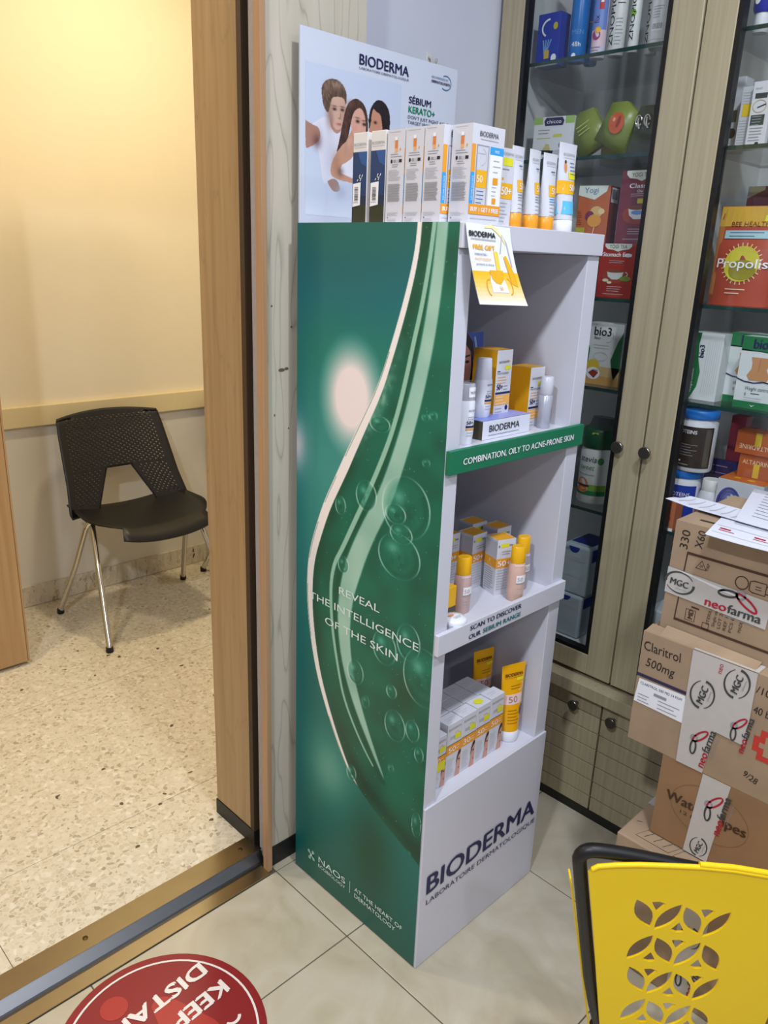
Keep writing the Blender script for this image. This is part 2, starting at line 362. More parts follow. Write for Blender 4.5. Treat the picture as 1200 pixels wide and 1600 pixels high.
sbox('ceiling', -1.7, 1.7, .65, 2.3, 2.64, 2.70, CREAM)
sbox('wall_back', .12, 1.10, .515, .64, 0, 2.74, WALL)
sbox('wall_back', -2.35, -1.3, .515, .64, 0, 2.74, WALL)
sbox('wall_right', 1.06, 1.10, -2.5, .515, 0, 2.74, WALL)
sbox('wall_rear', -1.7, 1.7, 2.19, 2.25, 0, 2.64, CREAM)
sbox('wall_rear_right', 1.7, 1.75, .65, 2.19, 0, 2.64, CREAM)
sbox('wall_rear_left', -1.75, -1.7, .65, 2.19, 0, 2.64, CREAM)
sbox('wall_rear_lower', -1.7, 1.7, 2.186, 2.19, .1, .745, M(226, 220, 204, .6, var=.02, scale=18, name='offwhite_paint'))
sbox('baseboard_rear', -1.7, 1.7, 2.178, 2.19, .022, .105, TERRAZZO)
sbox('trim_1', -1.7, 1.7, 2.168, 2.19, .742, .820, M(226, 208, 160, .55, var=.03), bevel=.003)
jb = sbox('trim_2', -.05, .12, .49, .652, .062, 2.2, WOOD_JAMB, bevel=.003, label='wooden door jamb with black foot')
pbox('kick_plate', jb, -.0515, .12, .488, .6535, .0, .062, BLACK)
pbox('sealing_strip', jb, -.049, -.040, .452, .468, .03, 2.2, M(160, 152, 150, .6, var=.12, scale=90), label='grey brush strip in the gap')
pbox('front_edge_strip', jb, -.0508, .0, .4885, .503, .06, 2.2, M(70, 52, 34, .7), label='dark brown front edge'); pbox('gap_shade_block', jb, -.034, .115, .455, .488, .03, 2.2, M(28, 22, 18, .8))  # jamb's dark brown edge; then a dark block put in as the gap's shade
sbox('trim_3', -1.3, .12, .49, .652, 2.2, 2.74, WOOD_JAMB)
# threshold
th = MB(); prof = [(.405, 0), (.405, .004), (.440, .005), (.444, .003), (.447, .006), (.466, .020), (.470, .022), (.526, .022), (.526, 0)]
sbx = thing('trim_4', None, None, (-.85, .46, 0)); sbx['kind'] = 'structure'; sbx['label'] = 'metal door threshold between tiles and terrazzo'
def strip(pts, x0, x1, mat, name):
    m = MB(); k = len(pts); A = [(x0, y, z) for y, z in pts]; B = [(x1, y, z) for y, z in pts]
    m.add(A+B, [(i, (i+1) % k, (i+1) % k+k, i+k) for i in range(k)]+[tuple(range(k))[::-1], tuple(range(k, 2*k))], mat); return part(name, sbx, m)
strip([(.405, 0), (.405, .004), (.438, .005), (.438, 0)], -1.69, -.066, ALU, 'front_plate')
strip([(.438, 0), (.438, .0035), (.446, .0035), (.449, .007), (.467, .0205), (.4695, .022), (.4695, 0)], -1.69, -.05, ALUD, 'track')
strip([(.4695, 0), (.4695, .0225), (.526, .0225), (.526, 0)], -1.69, -.048, ALU, 'top_plate')
for x in (-.47, -1.1, -.085):
    m = MB(); m.lathe([(.0055, .022), (.0055, .0236), (.002, .0236)], M(96, 74, 40, .4, metal=.8), cx=x, cy=.499, n=14); part('screw', sbx, m)
# sliding leaf in front of the wall
lf = sbox('door_1', -.054, .19, .425, .440, .055, 2.3, WOOD_LEAF, label='birch plywood sliding door leaf')
pbox('edge_strip', lf, -.066, -.054, .411, .431, 0.002, 2.3, WOOD_EDGE, bevel=.001)
pbox('kick_plate', lf, -.053, .192, .4225, .4415, .002, .055, BLACK)
m = MB(); KN = M(96, 84, 66, .6, var=.25, scale=300)
for x, z, a, b in ((-.012, 1.178, .008, .0035), (.0, 1.18, .005, .003), (-.035, 1.30, .002, .002), (.012, 1.26, .0022, .0022), (-.03, 1.09, .0015, .003), (.005, 1.06, .0018, .0018)):
    q = P(m, flat((0, .425, 0), (1, 0, 0), (0, 0, 1), (0, -1, 0))); q.ell(x, z, a, b, KN, n=10)
part('wood_knots', lf, m)
d2 = sbox('door_2', -.95, -.117, 1.72, 1.76, .034, 2.05, WOOD_OLD, bevel=.002, label='oak door leaf at the left edge')
pbox('edge_strip', d2, -.1165, -.111, 1.719, 1.761, .034, 2.05, WOOD_OLD)

# ------------------------------------------------------------ wall cabinet, worktop, base cabinet
def lathe_x(mb, prof, y, z, mat, n=20):
    mb.loft([[(x, y+r*math.cos(2*PI*i/n), z+r*math.sin(2*PI*i/n)) for i in range(n)] for x, r in prof], mat)
CARC = M(214, 216, 216, .5, var=.02); cab = thing('display_cabinet', 'tall pale wood display cabinet with two glazed doors', 'cabinet', (.87, 0, .388))
for y0, y1 in ((.483, .501), (-.009, .009), (-.515, -.497)): pbox('side_panel', cab, .7165, 1.04, y0, y1, .39, 2.25, CARC)
pbox('back_panel', cab, 1.04, 1.055, -.515, .501, .39, 2.25, CARC)
pbox('top_panel', cab, .7165, 1.04, -.497, .483, 2.232, 2.25, CARC); pbox('bottom_panel', cab, .7165, 1.04, -.497, .483, .39, .455, CARC)
SHZ = (1.836, 1.628, 1.322, 1.116, .816)
for z in SHZ:
    for y0, y1 in ((.0095, .4825), (-.4965, -.0095)):
        m = MB(); m.box(.722, 1.038, y0, y1, z-.004, z+.004, SHELFGLASS); m.m[m.f.index([3, 0, 4, 7])] = m.mi(GLASSEDGE); part('glass_shelf', cab, m)
def knob(parent, x, y, z, mat):
    m = MB(); lathe_x(m, [(x, .0055), (x-.013, .0055), (x-.014, .012), (x-.019, .0142), (x-.0225, .0142), (x-.0235, .013)], y, z, mat); part('knob', parent, m)
for y0, y1, ky in ((.0075, .503, .058), (-.494, .0035, -.010)):
    a, b = y0+.067, y1-.064; zt, zb = 2.20, .452
    m = MB(); m.box(.69, .714, y0, a, .398, 2.25, WOOD_CAB); m.box(.69, .714, b, y1, .398, 2.25, WOOD_CAB); m.box(.69, .714, a, b, .398, zb, WOOD_CAB); m.box(.69, .714, a, b, zt, 2.25, WOOD_CAB)
    dr = part('door', cab, m, bevel=.0022)
    s = MB(); e = .0105
    s.box(.6915, .7135, a, a+e, zb, zt, SEAL); s.box(.6915, .7135, b-e, b, zb, zt, SEAL); s.box(.6915, .7135, a+e, b-e, zb, zb+e, SEAL); s.box(.6915, .7135, a+e, b-e, zt-e, zt, SEAL)
    part('glazing_seal', dr, s); pbox('glass_pane', dr, .700, .705, a+e, b-e, zb+e, zt-e, PANE); knob(dr, .69, ky, 1.0, STEEL)
wt = MB(); wt.box(.655, 1.05, -.52, .51, .3515, .386, WOOD_CAB); wo = wt.build('worktop', None, (0, 0, 0), bevel=.002); tag(wo, 'narrow pale wood ledge running under the glazed cabinet doors', 'worktop')
bc = thing('base_cabinet', 'low pale wood cupboard with grooved slatted doors and black plinth', 'cabinet', (.86, 0, 0))
pbox('carcass', bc, .690, 1.05, -.515, .505, .028, .35, M(66, 58, 46, .7)); pbox('plinth', bc, .678, 1.05, -.515, .505, 0, .027, BLACK)
for y0, y1, ky in ((.0095, .503, .078), (-.494, .0045, -.030)):
    d = MB(); d.box(.683, .6895, y0, y1, .029, .35, M(110, 98, 74, .6)); dr = part('door', bc, d)
    zz = [.029, .070, .117, .163, .210, .256, .303, .3495]
    for k in range(7): pbox('slat', dr, .674, .683, y0, y1, zz[k]+.0012, zz[k+1]-.0012, WOOD_CAB, bevel=.0008)
    knob(dr, .674, ky, .318, STEEL)

# ------------------------------------------------------------ product stand
SW, SD, SH = .403, .391, 1.45
st = thing('product_stand', 'tall white open-shelf display stand with green printed side', 'display stand', (SW/2, SD/2, 0))
pbox('side_panel', st, .0005, .034, .0, SD, .003, 1.412, WHITE, bevel=.001); pbox('side_panel', st, .364, SW, 0, SD, .003, 1.412, WHITE, bevel=.001)
pbox('back_panel', st, .034, .364, .372, SD, .003, 1.412, WHITE); pbox('top_board', st, .0005, SW, -.006, SD, 1.4125, SH, WHITE, bevel=.0012)
for z in (1.093, .752): pbox('shelf', st, .034, .364, 0, .372, z-.02, z, WHITE)
pbox('bottom_shelf', st, .034, .364, 0, .372, .366, .390, WHITE)
bf = pbox('base_front', st, .0005, SW, -.005, 0, .001, .393, WHITE, bevel=.0012)
m = MB(); q = P(m, flat((0, -.0055, 0), (1, 0, 0), (0, 0, 1), (0, -1, 0)))
q.text('BIODERMA', .020, .181, .047, NAVY, w=.366, bold=.003); q.text('LABORATOIRE DERMATOLOGIQUE', .020, .154, .0125, NAVY, w=.373)
part('lettering', bf, m, label='navy lettering')
gs = pbox('shelf_strip', st, .001, .402, -.010, -.0003, 1.056, 1.097, GREENL, bevel=.001, label='green strip with white wording')
m = MB(); q = P(m, flat((0, -.0103, 0), (1, 0, 0), (0, 0, 1), (0, -1, 0))); q.text('COMBINATION, OILY TO ACNE-PRONE SKIN', .034, 1.0705, .0115, LABELW, w=.332, bold=.0004); part('lettering', gs, m)
ws = pbox('shelf_strip', st, .001, .402, -.010, -.0003, .722, .763, WHITE, bevel=.001, label='white strip with scan wording')
m = MB(); q = P(m, flat((0, -.0103, 0), (1, 0, 0), (0, 0, 1), (0, -1, 0)))
q.text('SCAN TO DISCOVER', .088, .7475, .0098, NAVY, w=.157, bold=.0007); q.text('OUR', .086, .7300, .0098, NAVY, w=.034, bold=.0007); q.text('SEBIUM RANGE', .127, .7300, .0098, M(0, 106, 110, .5, var=0), w=.118, bold=.0007)
part('lettering', ws, m)
MAIN = [(307,1460),(305,1413),(295,1365),(278,1307),(253,1235),(229,1174),(191,1108),(157,1048),(124,988),(92,931),(66,868),(48,815),(41,766),(41,701),(52,626),(73,547),(105,478),(136,422),(165,379),(187,352),(229,325),(278,300),(332,280),(395,255)]
SEC = [(341,1460),(336,1407),(328,1353),(319,1307),(307,1259),(295,1203),(278,1139),(259,1084),(233,1026),(201,962),(169,901),(141,847),(121,815),(111,772),(112,715),(121,653),(138,587),(156,528),(191,475),(224,436),(250,412)]
BAND = [(357,1460),(355,1407),(350,1347),(341,1277),(326,1203),(306,1124),(278,1039),(248,966),(215,909),(187,850),(170,805),(156,753),(151,682),(166,599),(201,524),(239,462),(282,400)]
BUB = [(307,974,58,57),(283,958,25,18),(299,924,27,19),(296,880,52,43),(206,973,27,29),(135,937,14,18),(343,1142,8,6),(360,1147,8,7),(350,1065,8,7),(147,818,15,17),(269,686,31,35),(330,721,29,36),(372,665,50,58),(190,600,23,27),(293,602,13,14),(223,547,10,14),(306,533,27,33),(352,544,17,22),(372,502,11,16),(187,361,14,18),(301,434,7,9),(376,345,12,28),(357,265,8,8),(235,1112,25,14)]
def sdist(X, Z, pts):
    """distance to a polyline, side (>0 right of it) and height-wise parameter"""
    D = np.full(X.shape, 1e9); S = np.zeros(X.shape); T = np.zeros(X.shape)
    for k, ((x0, z0), (x1, z1)) in enumerate(zip(pts, pts[1:])):
        dx, dz = x1-x0, z1-z0; l2 = dx*dx+dz*dz; t = np.clip(((X-x0)*dx+(Z-z0)*dz)/l2, 0, 1)
        d = np.hypot(X-x0-t*dx, Z-z0-t*dz); n = d < D; D[n] = d[n]; S[n] = np.sign((X-x0)*dz-(Z-z0)*dx)[n]; T[n] = ((k+t)/(len(pts)-1))[n]
    return D, -S, T
def smooth(pts, it=2):
    for _ in range(it):
        o = [pts[0]]
        for p, q in zip(pts, pts[1:]): o += [(p[0]*.75+q[0]*.25, p[1]*.75+q[1]*.25), (p[0]*.25+q[0]*.75, p[1]*.25+q[1]*.75)]
        pts = o+[pts[-1]]
    return pts
def vnoise(X, Z, s, seed):
    r = np.random.RandomState(seed).rand(64, 64); x, z = X/s, Z/s; i, j = np.floor(x).astype(int), np.floor(z).astype(int); u, v = x-i, z-j
    u, v = u*u*(3-2*u), v*v*(3-2*v); g = lambda a, b: r[a % 64, b % 64]
    return (g(i, j)*(1-u)+g(i+1, j)*u)*(1-v)+(g(i, j+1)*(1-u)+g(i+1, j+1)*u)*v
def panel_ink(X, Z):
    X, Z = X*1000, Z*1000; zs = [0, 120, 330, 520, 650, 800, 1000, 1120, 1230, 1320, 1380, 1450]
    cs = np.array([(0,88,76),(4,98,88),(20,116,104),(0,104,98),(0,112,104),(34,130,120),(60,146,138),(44,136,126),(20,122,108),(0,108,114),(0,102,106),(16,104,94)], float)
    C = np.stack([np.interp(Z, zs, cs[:, k]) for k in range(3)], -1)
    def mixc(c, a):
        nonlocal C; a = np.clip(a, 0, 1)[..., None]; C = C*(1-a)+np.array(c, float)*a
    g = lambda cx, cz, rx, rz: ((X-cx)/rx)**2+((Z-cz)/rz)**2
    mixc((0, 96, 100), .5*np.clip(1-X/45, 0, 1))
    mixc((104, 166, 150), .8*np.exp(-g(118, 330, 62, 75))); mixc((12, 70, 48), .85*np.exp(-g(255, 190, 62, 120)))
    mixc((246, 230, 228), 1.25*np.clip(1.45-np.sqrt(g(158, 1148, 66, 84)), 0, 1)**1.2); mixc((214, 204, 210), .9*np.exp(-g(0, 1031, 30, 50)))
    Dm, Sm, Tm = sdist(X, Z, smooth(MAIN)); inside = np.clip(.5+Sm*Dm/1.5, 0, 1)
    n1 = vnoise(X, Z, 38, 1); n2 = vnoise(X, Z, 9, 2); hz = np.interp(Z, [200, 420, 700, 1000, 1250, 1450], [0, 1, 2, 3, 4, 5])
    ic = np.array([(6,80,58),(4,90,68),(0,98,74),(0,98,76),(0,102,80),(2,98,76)], float)
    I = np.stack([np.interp(hz, range(6), ic[:, k]) for k in range(3)], -1)*(0.88+.22*n1[..., None])
    C = C*(1-inside[..., None])+I*inside[..., None]
    mixc((14, 56, 40), inside*.75*np.exp(-((Dm-26)/20)**2)*np.clip((560-Z)/200, 0, 1)); mixc((8, 66, 46), inside*.55*np.exp(-((Dm-18)/16)**2)*np.clip((Z-560)/100, 0, 1))
    mixc((30, 70, 48), inside*.85*np.exp(-g(330, 612, 34, 44))); mixc((14, 120, 88), inside*.6*np.exp(-g(330, 420, 60, 90)))
    mixc((150, 200, 176), inside*np.exp(-((Dm-16)/14)**2)*np.clip(1-np.abs(Z-1150)/130, 0, 1)*(.35+.6*n2))
    Db, Sb, Tb = sdist(X, Z, smooth(BAND)); wb = np.interp(Tb, [0, .12, .35, .6, .72, .85, 1], [12, 13, 17, 24, 20, 13, 1])
    mixc((176, 210, 190), inside*.95*np.clip((wb-Db)/4+.3, 0, 1)*(.86+.14*n1)); mixc((4, 76, 52), inside*.75*np.exp(-((Db-wb-8)/6)**2)*(Sb < 0))
    Ds, Ss, Ts = sdist(X, Z, smooth(SEC)); ws_ = np.interp(Ts, [0, .5, .8, 1], [4.2, 5.5, 3.6, 1.8]); mixc((150, 196, 172), inside*np.clip((ws_-Ds)/1.5+.5, 0, 1))
    wm = np.interp(Tm, [0, .2, .33, .45, .6, .75, .82, .84, 1], [4.5, 7, 11.5, 11, 8, 5, 2.8, 0, 0]); mixc((250, 240, 234), np.clip((wm-np.abs(Dm*Sm-wm*.4))/1.4+.4, 0, 1)*(wm > .1))
    mixc((40, 70, 60), np.clip(1.1-np.abs(Dm*Sm+wm*.35)/1.0, 0, 1)*.75*(wm > .1)*(vnoise(X*0, Z, 60, 5) > .35))
    for k, (cx, cz, rx, rz) in enumerate(BUB):
        r = np.sqrt(g(cx, cz, rx, rz)); th_ = np.arctan2((Z-cz)/rz, (X-cx)/rx); m_ = inside if k != 19 else 1
        mixc((14, 124, 96), m_*.42*np.clip((1-r)*4, 0, 1)); mixc((0, 70, 52), m_*.5*np.exp(-(((X-cx)/(rx*.45))**2+((Z-cz+rz*.15)/(rz*.4))**2))*(n2 > .42)); mixc((4, 80, 56), m_*.5*np.exp(-((r-.82)*9)**2)*(np.cos(th_+.9) > 0))
        e = 1.6/max(rx, rz); mixc((206, 232, 218), m_*np.clip(1.2-np.abs(r-1)/(e*1.3), 0, 1)*np.clip(.10+.95*np.abs(np.cos(th_-.35))**2.5, 0, 1)*(.42+.38*(min(rx, rz) > 10)))
        mixc((150, 206, 182), m_*.5*np.exp(-(((X-cx+rx*.3)/(rx*.3))**2+((Z-cz-rz*.3)/(rz*.25))**2)))
    sp = (np.random.RandomState(9).rand(*X.shape) > .9985); mixc((190, 220, 200), .5*inside*sp)
    return C
ink_grid('printed_graphic', .391, 1.447, 250, 900, panel_ink, lambda a, b: (-.0003-SW/2, .391-a-SD/2, .003+b), st, 'green water-drop print on the side')
SIDE = flat((-.0004, .391, 0), (0, -1, 0), (0, 0, 1), (-1, 0, 0))
PT = M(226, 236, 230, .5, var=0)
LT = M(150, 196, 178, .5, var=0)
for tx, a, b, h, w in (('REVEAL', .137, .756, .0165, .116), ('THE INTELLIGENCE', .046, .7165, .0165, .311), ('OF THE SKIN', .096, .676, .0165, .210), ('NAOS', .086, .066, .0165, .092), ('ECOBIOLOGY', .085, .0525, .0085, .093), ('AT THE HEART OF', .209, .0705, .011, .146), ('DERMATOLOGY', .209, .0535, .011, .126)):
    m = MB(); P(m, SIDE).text(tx, a, b, h, PT, w=w); part('lettering', st, m)
m = MB(); q = P(m, SIDE); q.rect(.1925, .053, .1937, .085, PT); part('divider_line', st, m)
m = MB(); q = P(m, SIDE)
for k in range(4):
    a = PI/4+k*PI/2+.2; c, s = math.cos(a), math.sin(a); q.poly([(.0595, .068), (.0595+.011*c-.005*s, .068+.013*s+.005*c), (.0595+.016*c, .068+.017*s), (.0595+.011*c+.005*s, .068+.013*s-.005*c)], LT, 1+k)
q.ell(.0595, .068, .003, .0035, PT, 6); part('emblem', st, m)
#--OBJECTS1--
# ------------------------------------------------------------ poster behind the stand
po = thing('poster', 'white advertising board with three people standing behind the display stand', 'poster', (.216, .398, 1.357))
pbox('board', po, .008, .424, .3955, .3995, 1.357, 1.771, M(206, 212, 226, .35, var=.01), bevel=.0006)
FP = flat((0, .3953, 0), (1, 0, 0), (0, 0, 1), (0, -1, 0)); BL = M(70, 100, 150, .5, var=0)
for tx, a, b, h, mt, w, bo in (('BIODERMA', .147, 1.7345, .0180, NAVY, .131, .0012), ('LABORATOIRE DERMATOLOGIQUE', .147, 1.7265, .0042, NAVY, .132, 0), ('SÉBIUM', .282, 1.6895, .0125, NAVY, .064, .001), ('KERATO+', .282, 1.6725, .0125, M(0, 130, 90, .5, var=0), .077, .001), ("DON'T JUST FIGHT ACNE,", .281, 1.6615, .0062, NAVY, .124, 0), ('TARGET SPOTS', .281, 1.652, .0062, NAVY, .07, 0), ('RECOMMENDED BY', .345, 1.7445, .0042, BL, .050, 0), ('DERMATOLOGISTS', .345, 1.7365, .0048, NAVY, .056, .0005)):
    m = MB(); P(m, FP).text(tx, a, b, h, mt, w=w, bold=bo); part('lettering', po, m)
m = MB(); P(m, FP).arc(.388, 1.741, .0165, .0130, -2.2, 2.1, .0018, M(60, 110, 150, .5, var=0)); part('emblem', po, m)
def polymask(X, Z, pts):
    r = np.zeros(X.shape, bool); n = len(pts)
    for k in range(n):
        x0, z0 = pts[k]; x1, z1 = pts[(k+1) % n]
        if z0 == z1: continue
        c = ((z0 <= Z) != (z1 <= Z)) & (X < x0+(Z-z0)*(x1-x0)/(z1-z0)); r ^= c
    return r
def photo_ink(X, Z):
    X, Z = X*1000+13, Z*1000+1465
    C = np.stack([np.interp(Z, [1465, 1500, 1720], [a, b, c]) for a, b, c in ((216, 200, 196), (224, 210, 206), (238, 228, 226))], -1)
    wav = .62+.76*vnoise(X*1.6+Z*.5, Z*.55, 3.2, 11)
    def put(pts, c, sm=1):
        nonlocal C; p = list(pts)+[pts[0]]
        if sm: p = smooth(p, 2)
        k = polymask(X, Z, p); C[k] = np.array(c, float)*(wav[k][:, None] if max(c) < 110 else 1)
    def shade(cx, cz, rx, rz, c, a):
        nonlocal C; w = (a*np.exp(-((X-cx)/rx)**2-((Z-cz)/rz)**2))[..., None]; C = C*(1-w)+np.array(c, float)*w
    SK = (206, 168, 148); SK2 = (196, 148, 122)
    put([(28,1618),(49,1631),(67,1637),(75,1617),(88,1611),(101,1615),(110,1590),(100,1553),(92,1533),(60,1520),(54,1526),(48,1562),(41,1582),(49,1598),(47,1612)], (222, 222, 232)); shade(70, 1570, 16, 45, (190, 192, 210), .6); shade(46, 1600, 8, 20, (180, 180, 198), .5)
    put([(13,1623),(28,1618),(45,1615),(49,1599),(40,1588),(20,1578),(13,1577)], (168, 124, 108)); shade(40, 1592, 10, 12, (92, 60, 60), .7)
    put([(68,1650),(70,1632),(73,1616),(88,1608),(100,1617),(104,1636)], (176, 134, 116))
    put([(64,1645),(71,1666),(89,1676),(108,1670),(109,1655),(106,1640),(100,1622),(89,1614),(77,1621)], SK); shade(68, 1640, 8, 22, (140, 104, 96), .6); shade(104, 1640, 7, 20, (176, 132, 112), .5)
    put([(49,1679),(54,1690),(66,1697),(81,1700),(94,1697),(106,1688),(111,1675),(109,1658),(105,1669),(97,1672),(86,1671),(74,1668),(70,1652),(66,1641),(59,1645),(52,1656)], (96, 74, 60)); shade(84, 1690, 14, 6, (176, 150, 130), .6); shade(62, 1684, 8, 8, (150, 124, 106), .5)
    for cx, cz in ((81, 1650), (100, 1651)): shade(cx, cz, 4.6, 2.4, (44, 30, 30), 1.0); shade(cx, cz+5, 6, 1.2, (90, 66, 54), .8)
    shade(96, 1640, 2.0, 6, (150, 106, 92), .7); shade(93, 1636, 3, 1.4, (150, 100, 90), .8); shade(93, 1626, 6.5, 2.0, (168, 88, 88), 1.0); shade(74, 1630, 5, 12, (150, 110, 98), .6)
    put([(125,1622),(120,1612),(104,1599),(89,1579),(75,1559),(72,1538),(90,1531),(128,1528),(160,1528),(160,1600)], SK2); shade(112, 1600, 14, 10, (222, 178, 152), .7); shade(86, 1560, 10, 20, (160, 112, 90), .5)
    put([(98,1543),(100,1558),(111,1562),(127,1572),(140,1590),(160,1590),(160,1530),(128,1537)], (226, 226, 234)); shade(98, 1545, 8, 8, (80, 60, 56), .6)
    put([(118,1640),(124,1650),(135,1662),(153,1662),(162,1648),(162,1620),(150,1606),(130,1606)], (214, 164, 144))
    put([(99,1620),(102,1632),(108,1655),(118,1669),(134,1676),(151,1671),(161,1660),(166,1640),(165,1615),(160,1612),(160,1640),(152,1658),(140,1661),(127,1650),(121,1628),(115,1602),(101,1592),(86,1575),(92,1592)], (70, 46, 40)); shade(122, 1664, 10, 6, (120, 84, 66), .6); shade(110, 1620, 5, 25, (104, 70, 58), .5)
    for cx, cz in ((139, 1637), (156, 1634)): shade(cx, cz, 4.6, 2.7, (36, 22, 24), 1.0); shade(cx-1, cz+6, 6, 1.2, (84, 56, 46), .8)
    shade(132, 1624, 7, 6, (226, 140, 130), .5)
    put([(168,1640),(172,1655),(182,1668),(196,1666),(204,1650),(204,1612),(170,1612)], (196, 140, 112))
    put([(168,1628),(167,1649),(173,1668),(187,1681),(201,1682),(216,1674),(224,1660),(225,1639),(221,1622),(214,1612),(206,1622),(203,1640),(199,1657),(186,1660),(178,1666),(174,1650),(172,1632)], (36, 28, 34))
    for cx, cz in ((185, 1641), (170, 1643)): shade(cx, cz, 4, 2.4, (30, 18, 22), .95)
    put([(66,1526),(80,1533),(92,1529),(100,1512),(84,1508),(72,1516)], (160, 130, 120)); shade(100, 1510, 14, 12, (170, 176, 196), .6)
    return C
ink_grid('photo_print', .240, .252, 220, 230, photo_ink, lambda a, b: (.0205+a-.216, .3952-.398, 1.466+b-1.357), po, 'printed photo of three people in white')

# ------------------------------------------------------------ on top of the stand
BOXW = M(212, 212, 220, .4, var=.015, name='white_carton')
TOPZ = 1.4502
def pack_side(q, d, h):
    q.lines(.004, d-.006, h-.004, 1, .002, GREYL, .0008); q.rect(d*.44, h*.80, d*.60, h*.885, M(222, 130, 60, .5, var=0)); q.rect(d*.45, h*.885, d*.59, h*.92, LABELW, 2); q.rect(d*.46, h*.76, d*.60, h*.80, M(236, 170, 110, .5, var=0)); q.rect(d*.72, h*.775, d*.78, h*.80, ORANGE)
    q.lines(d*.2, d*.85, h*.735, 2, .0035, GREY, .001); q.ell(d*.27, h*.665, .0022, .003, INK); q.rect(d*.38, h*.65, d*.50, h*.68, GREY); q.rect(d*.52, h*.65, d*.66, h*.68, GREYL); q.rect(d*.70, h*.65, d*.86, h*.683, INK)
    q.lines(d*.3, d*.75, h*.625, 2, .003, GREY, .001); q.lines(.004, d-.007, h*.565, 8, .0021, GREYL, .0009); q.lines(.004, d-.006, h*.415, 17, .0016, GREY, .0009, ragged=.15)
    q.lines(.004, d-.006, h*.105, 3, .002, GREYL, .0008); q.rect(.0045, h*.048, .0065, h*.06, INK); q.lines(.004, d-.012, h*.035, 3, .0022, GREYL, .0008)
def pack_front(q, w, h, big=False):
    q.text('BIODERMA', w*.50, h*.885, .0075, INK, w=w*.58, al='c'); q.lines(w*.24, w*.80, h*.855, 1, .002, GREYL, .001, ragged=0)
    q.rect(0, h*.52, w*.115, h*.80, ORANGE); q.rect(0, h*.20, w*.115, h*.52, CYAN); q.text('SUN CARE DUO PACK', w*.085, h*.235, .0035, LABELW, rot=90, w=h*.25)
    q.rect(w*.15, h*.20, w*.53, h*.80, GREY); q.rect(w*.17, h*.20, w*.50, h*.785, M(206, 206, 216, .4, var=0), 2); q.arc(w*.28, h*.68, w*.18, h*.085, -1.4, 1.3, .0012, GREYL, 3)
    q.lines(w*.19, w*.42, h*.71, 1, .002, GREYL, .0014, L=3); q.rect(w*.17, h*.37, w*.50, h*.55, AMBER, 3); q.text('50', w*.19, h*.425, .0105, LABELW, L=4); q.lines(w*.20, w*.46, h*.33, 4, .0055, BL, .0012, L=3)
    q.rect(w*.57, h*.72, w*.995, h*.80, CYAN); q.text('FREE', w*.78, h*.742, .004, LABELW, al='c'); q.rect(w*.57, h*.20, w*.97, h*.72, LABELW); q.lines(w*.68, w*.92, h*.66, 3, .008, GREYL, .0011, L=3); q.rect(w*.70, h*.42, w*.86, h*.49, ORANGE, 3); q.rect(w*.71, h*.22, w*.83, h*.28, ORANGE, 3); q.lines(w*.68, w*.86, h*.39, 3, .006, GREYL, .0009, L=3)
    q.rect(0, h*.095, w*1.0, h*.20, ORANGE, 2); q.text('BUY 1 GET 1 FREE', w*.50, h*.125, .0066, LABELW, w=w*.88, al='c', bold=.0006); q.lines(w*.06, w*.9, h*.05, 1, .002, GREYL, .0009, ragged=0)
BLUEB = M(22, 58, 104, .45, var=.25, scale=70)
def blue_side(q, d, h):
    q.rect(0, 0, d, h*.79, BLUEB); q.poly([(d*.35, h*.79), (d, h*.79), (d, h*.62), (d*.6, h*.66)], M(36, 84, 146, .45, var=.1), 2); q.rect(0, 0, d, h*.20, M(44, 48, 30, .6, var=.6, scale=400), 2); q.rect(0, h*.20, d, h*.30, M(20, 40, 66, .6, var=.3, scale=200), 2)
    q.text('BIODERMA', d*.5, h*.855, .0048, GREY, w=d*.86, al='c'); q.lines(.003, d-.003, h*.835, 1, .002, GREYL, .0008, ragged=0)
    for k in range(5): q.line([(d*(.35+.07*k), h*(.47+.02*(k % 3))), (d*(.5+.06*k), h*(.49+.025*((k+1) % 3)))], .0014, LABELW, 3)
def blue_sticker(t, d, h, x):  # white barcode sticker on the narrow side
    m = MB(); q = P(m, flat((x, d, 0), (0, -1, 0), (0, 0, 1), (-1, 0, 0)))
    q.poly([(d*.04, h*.18), (d*.60, h*.20), (d*.62, h*.455), (d*.06, h*.44)], LABELW, 4)
    b = h*.245
    while b < h*.40: k = random.choice((.0006, .001, .0014)); q.rect(d*.18, b, d*.45, b+k, INK, 5); b += k+random.choice((.0007, .0011))
    q.lines(d*.10, d*.5, h*.225, 1, .002, GREY, .001, L=5); s = m.build('barcode_sticker', t); return s
for k, (x, y0, d) in enumerate(((.015, .2245, .0345), (.015, .1805, .0345))):
    t = carton('skincare_box', ('dark blue sea print box at the back end of the row on the stand', 'second dark blue sea print box, between blue and white boxes')[k], 'box', (x+.036, y0, TOPZ), .072, d, .141, M(226, 222, 220, .45, var=.02), side=blue_side, group='boxes on top of the display stand')
    blue_sticker(t, d, .141, -.036)
for k, y0 in enumerate((.1375, .0965, .0555)):
    carton('twin_pack_box', ('white two-for-one box next to the dark blue boxes', 'white two-for-one box in the middle of the white row', 'white two-for-one box just behind the large front one')[k], 'box', (.015+.0385, y0, TOPZ), .077, .039, .1395, BOXW, front=pack_front, side=pack_side, group='boxes on top of the display stand')
carton('twin_pack_box', 'large white box reading buy 1 get 1 free', 'box', (.030+.0385, .0115, TOPZ), .077, .0395, .1395, BOXW, front=pack_front, side=pack_side, group='boxes on top of the display stand')
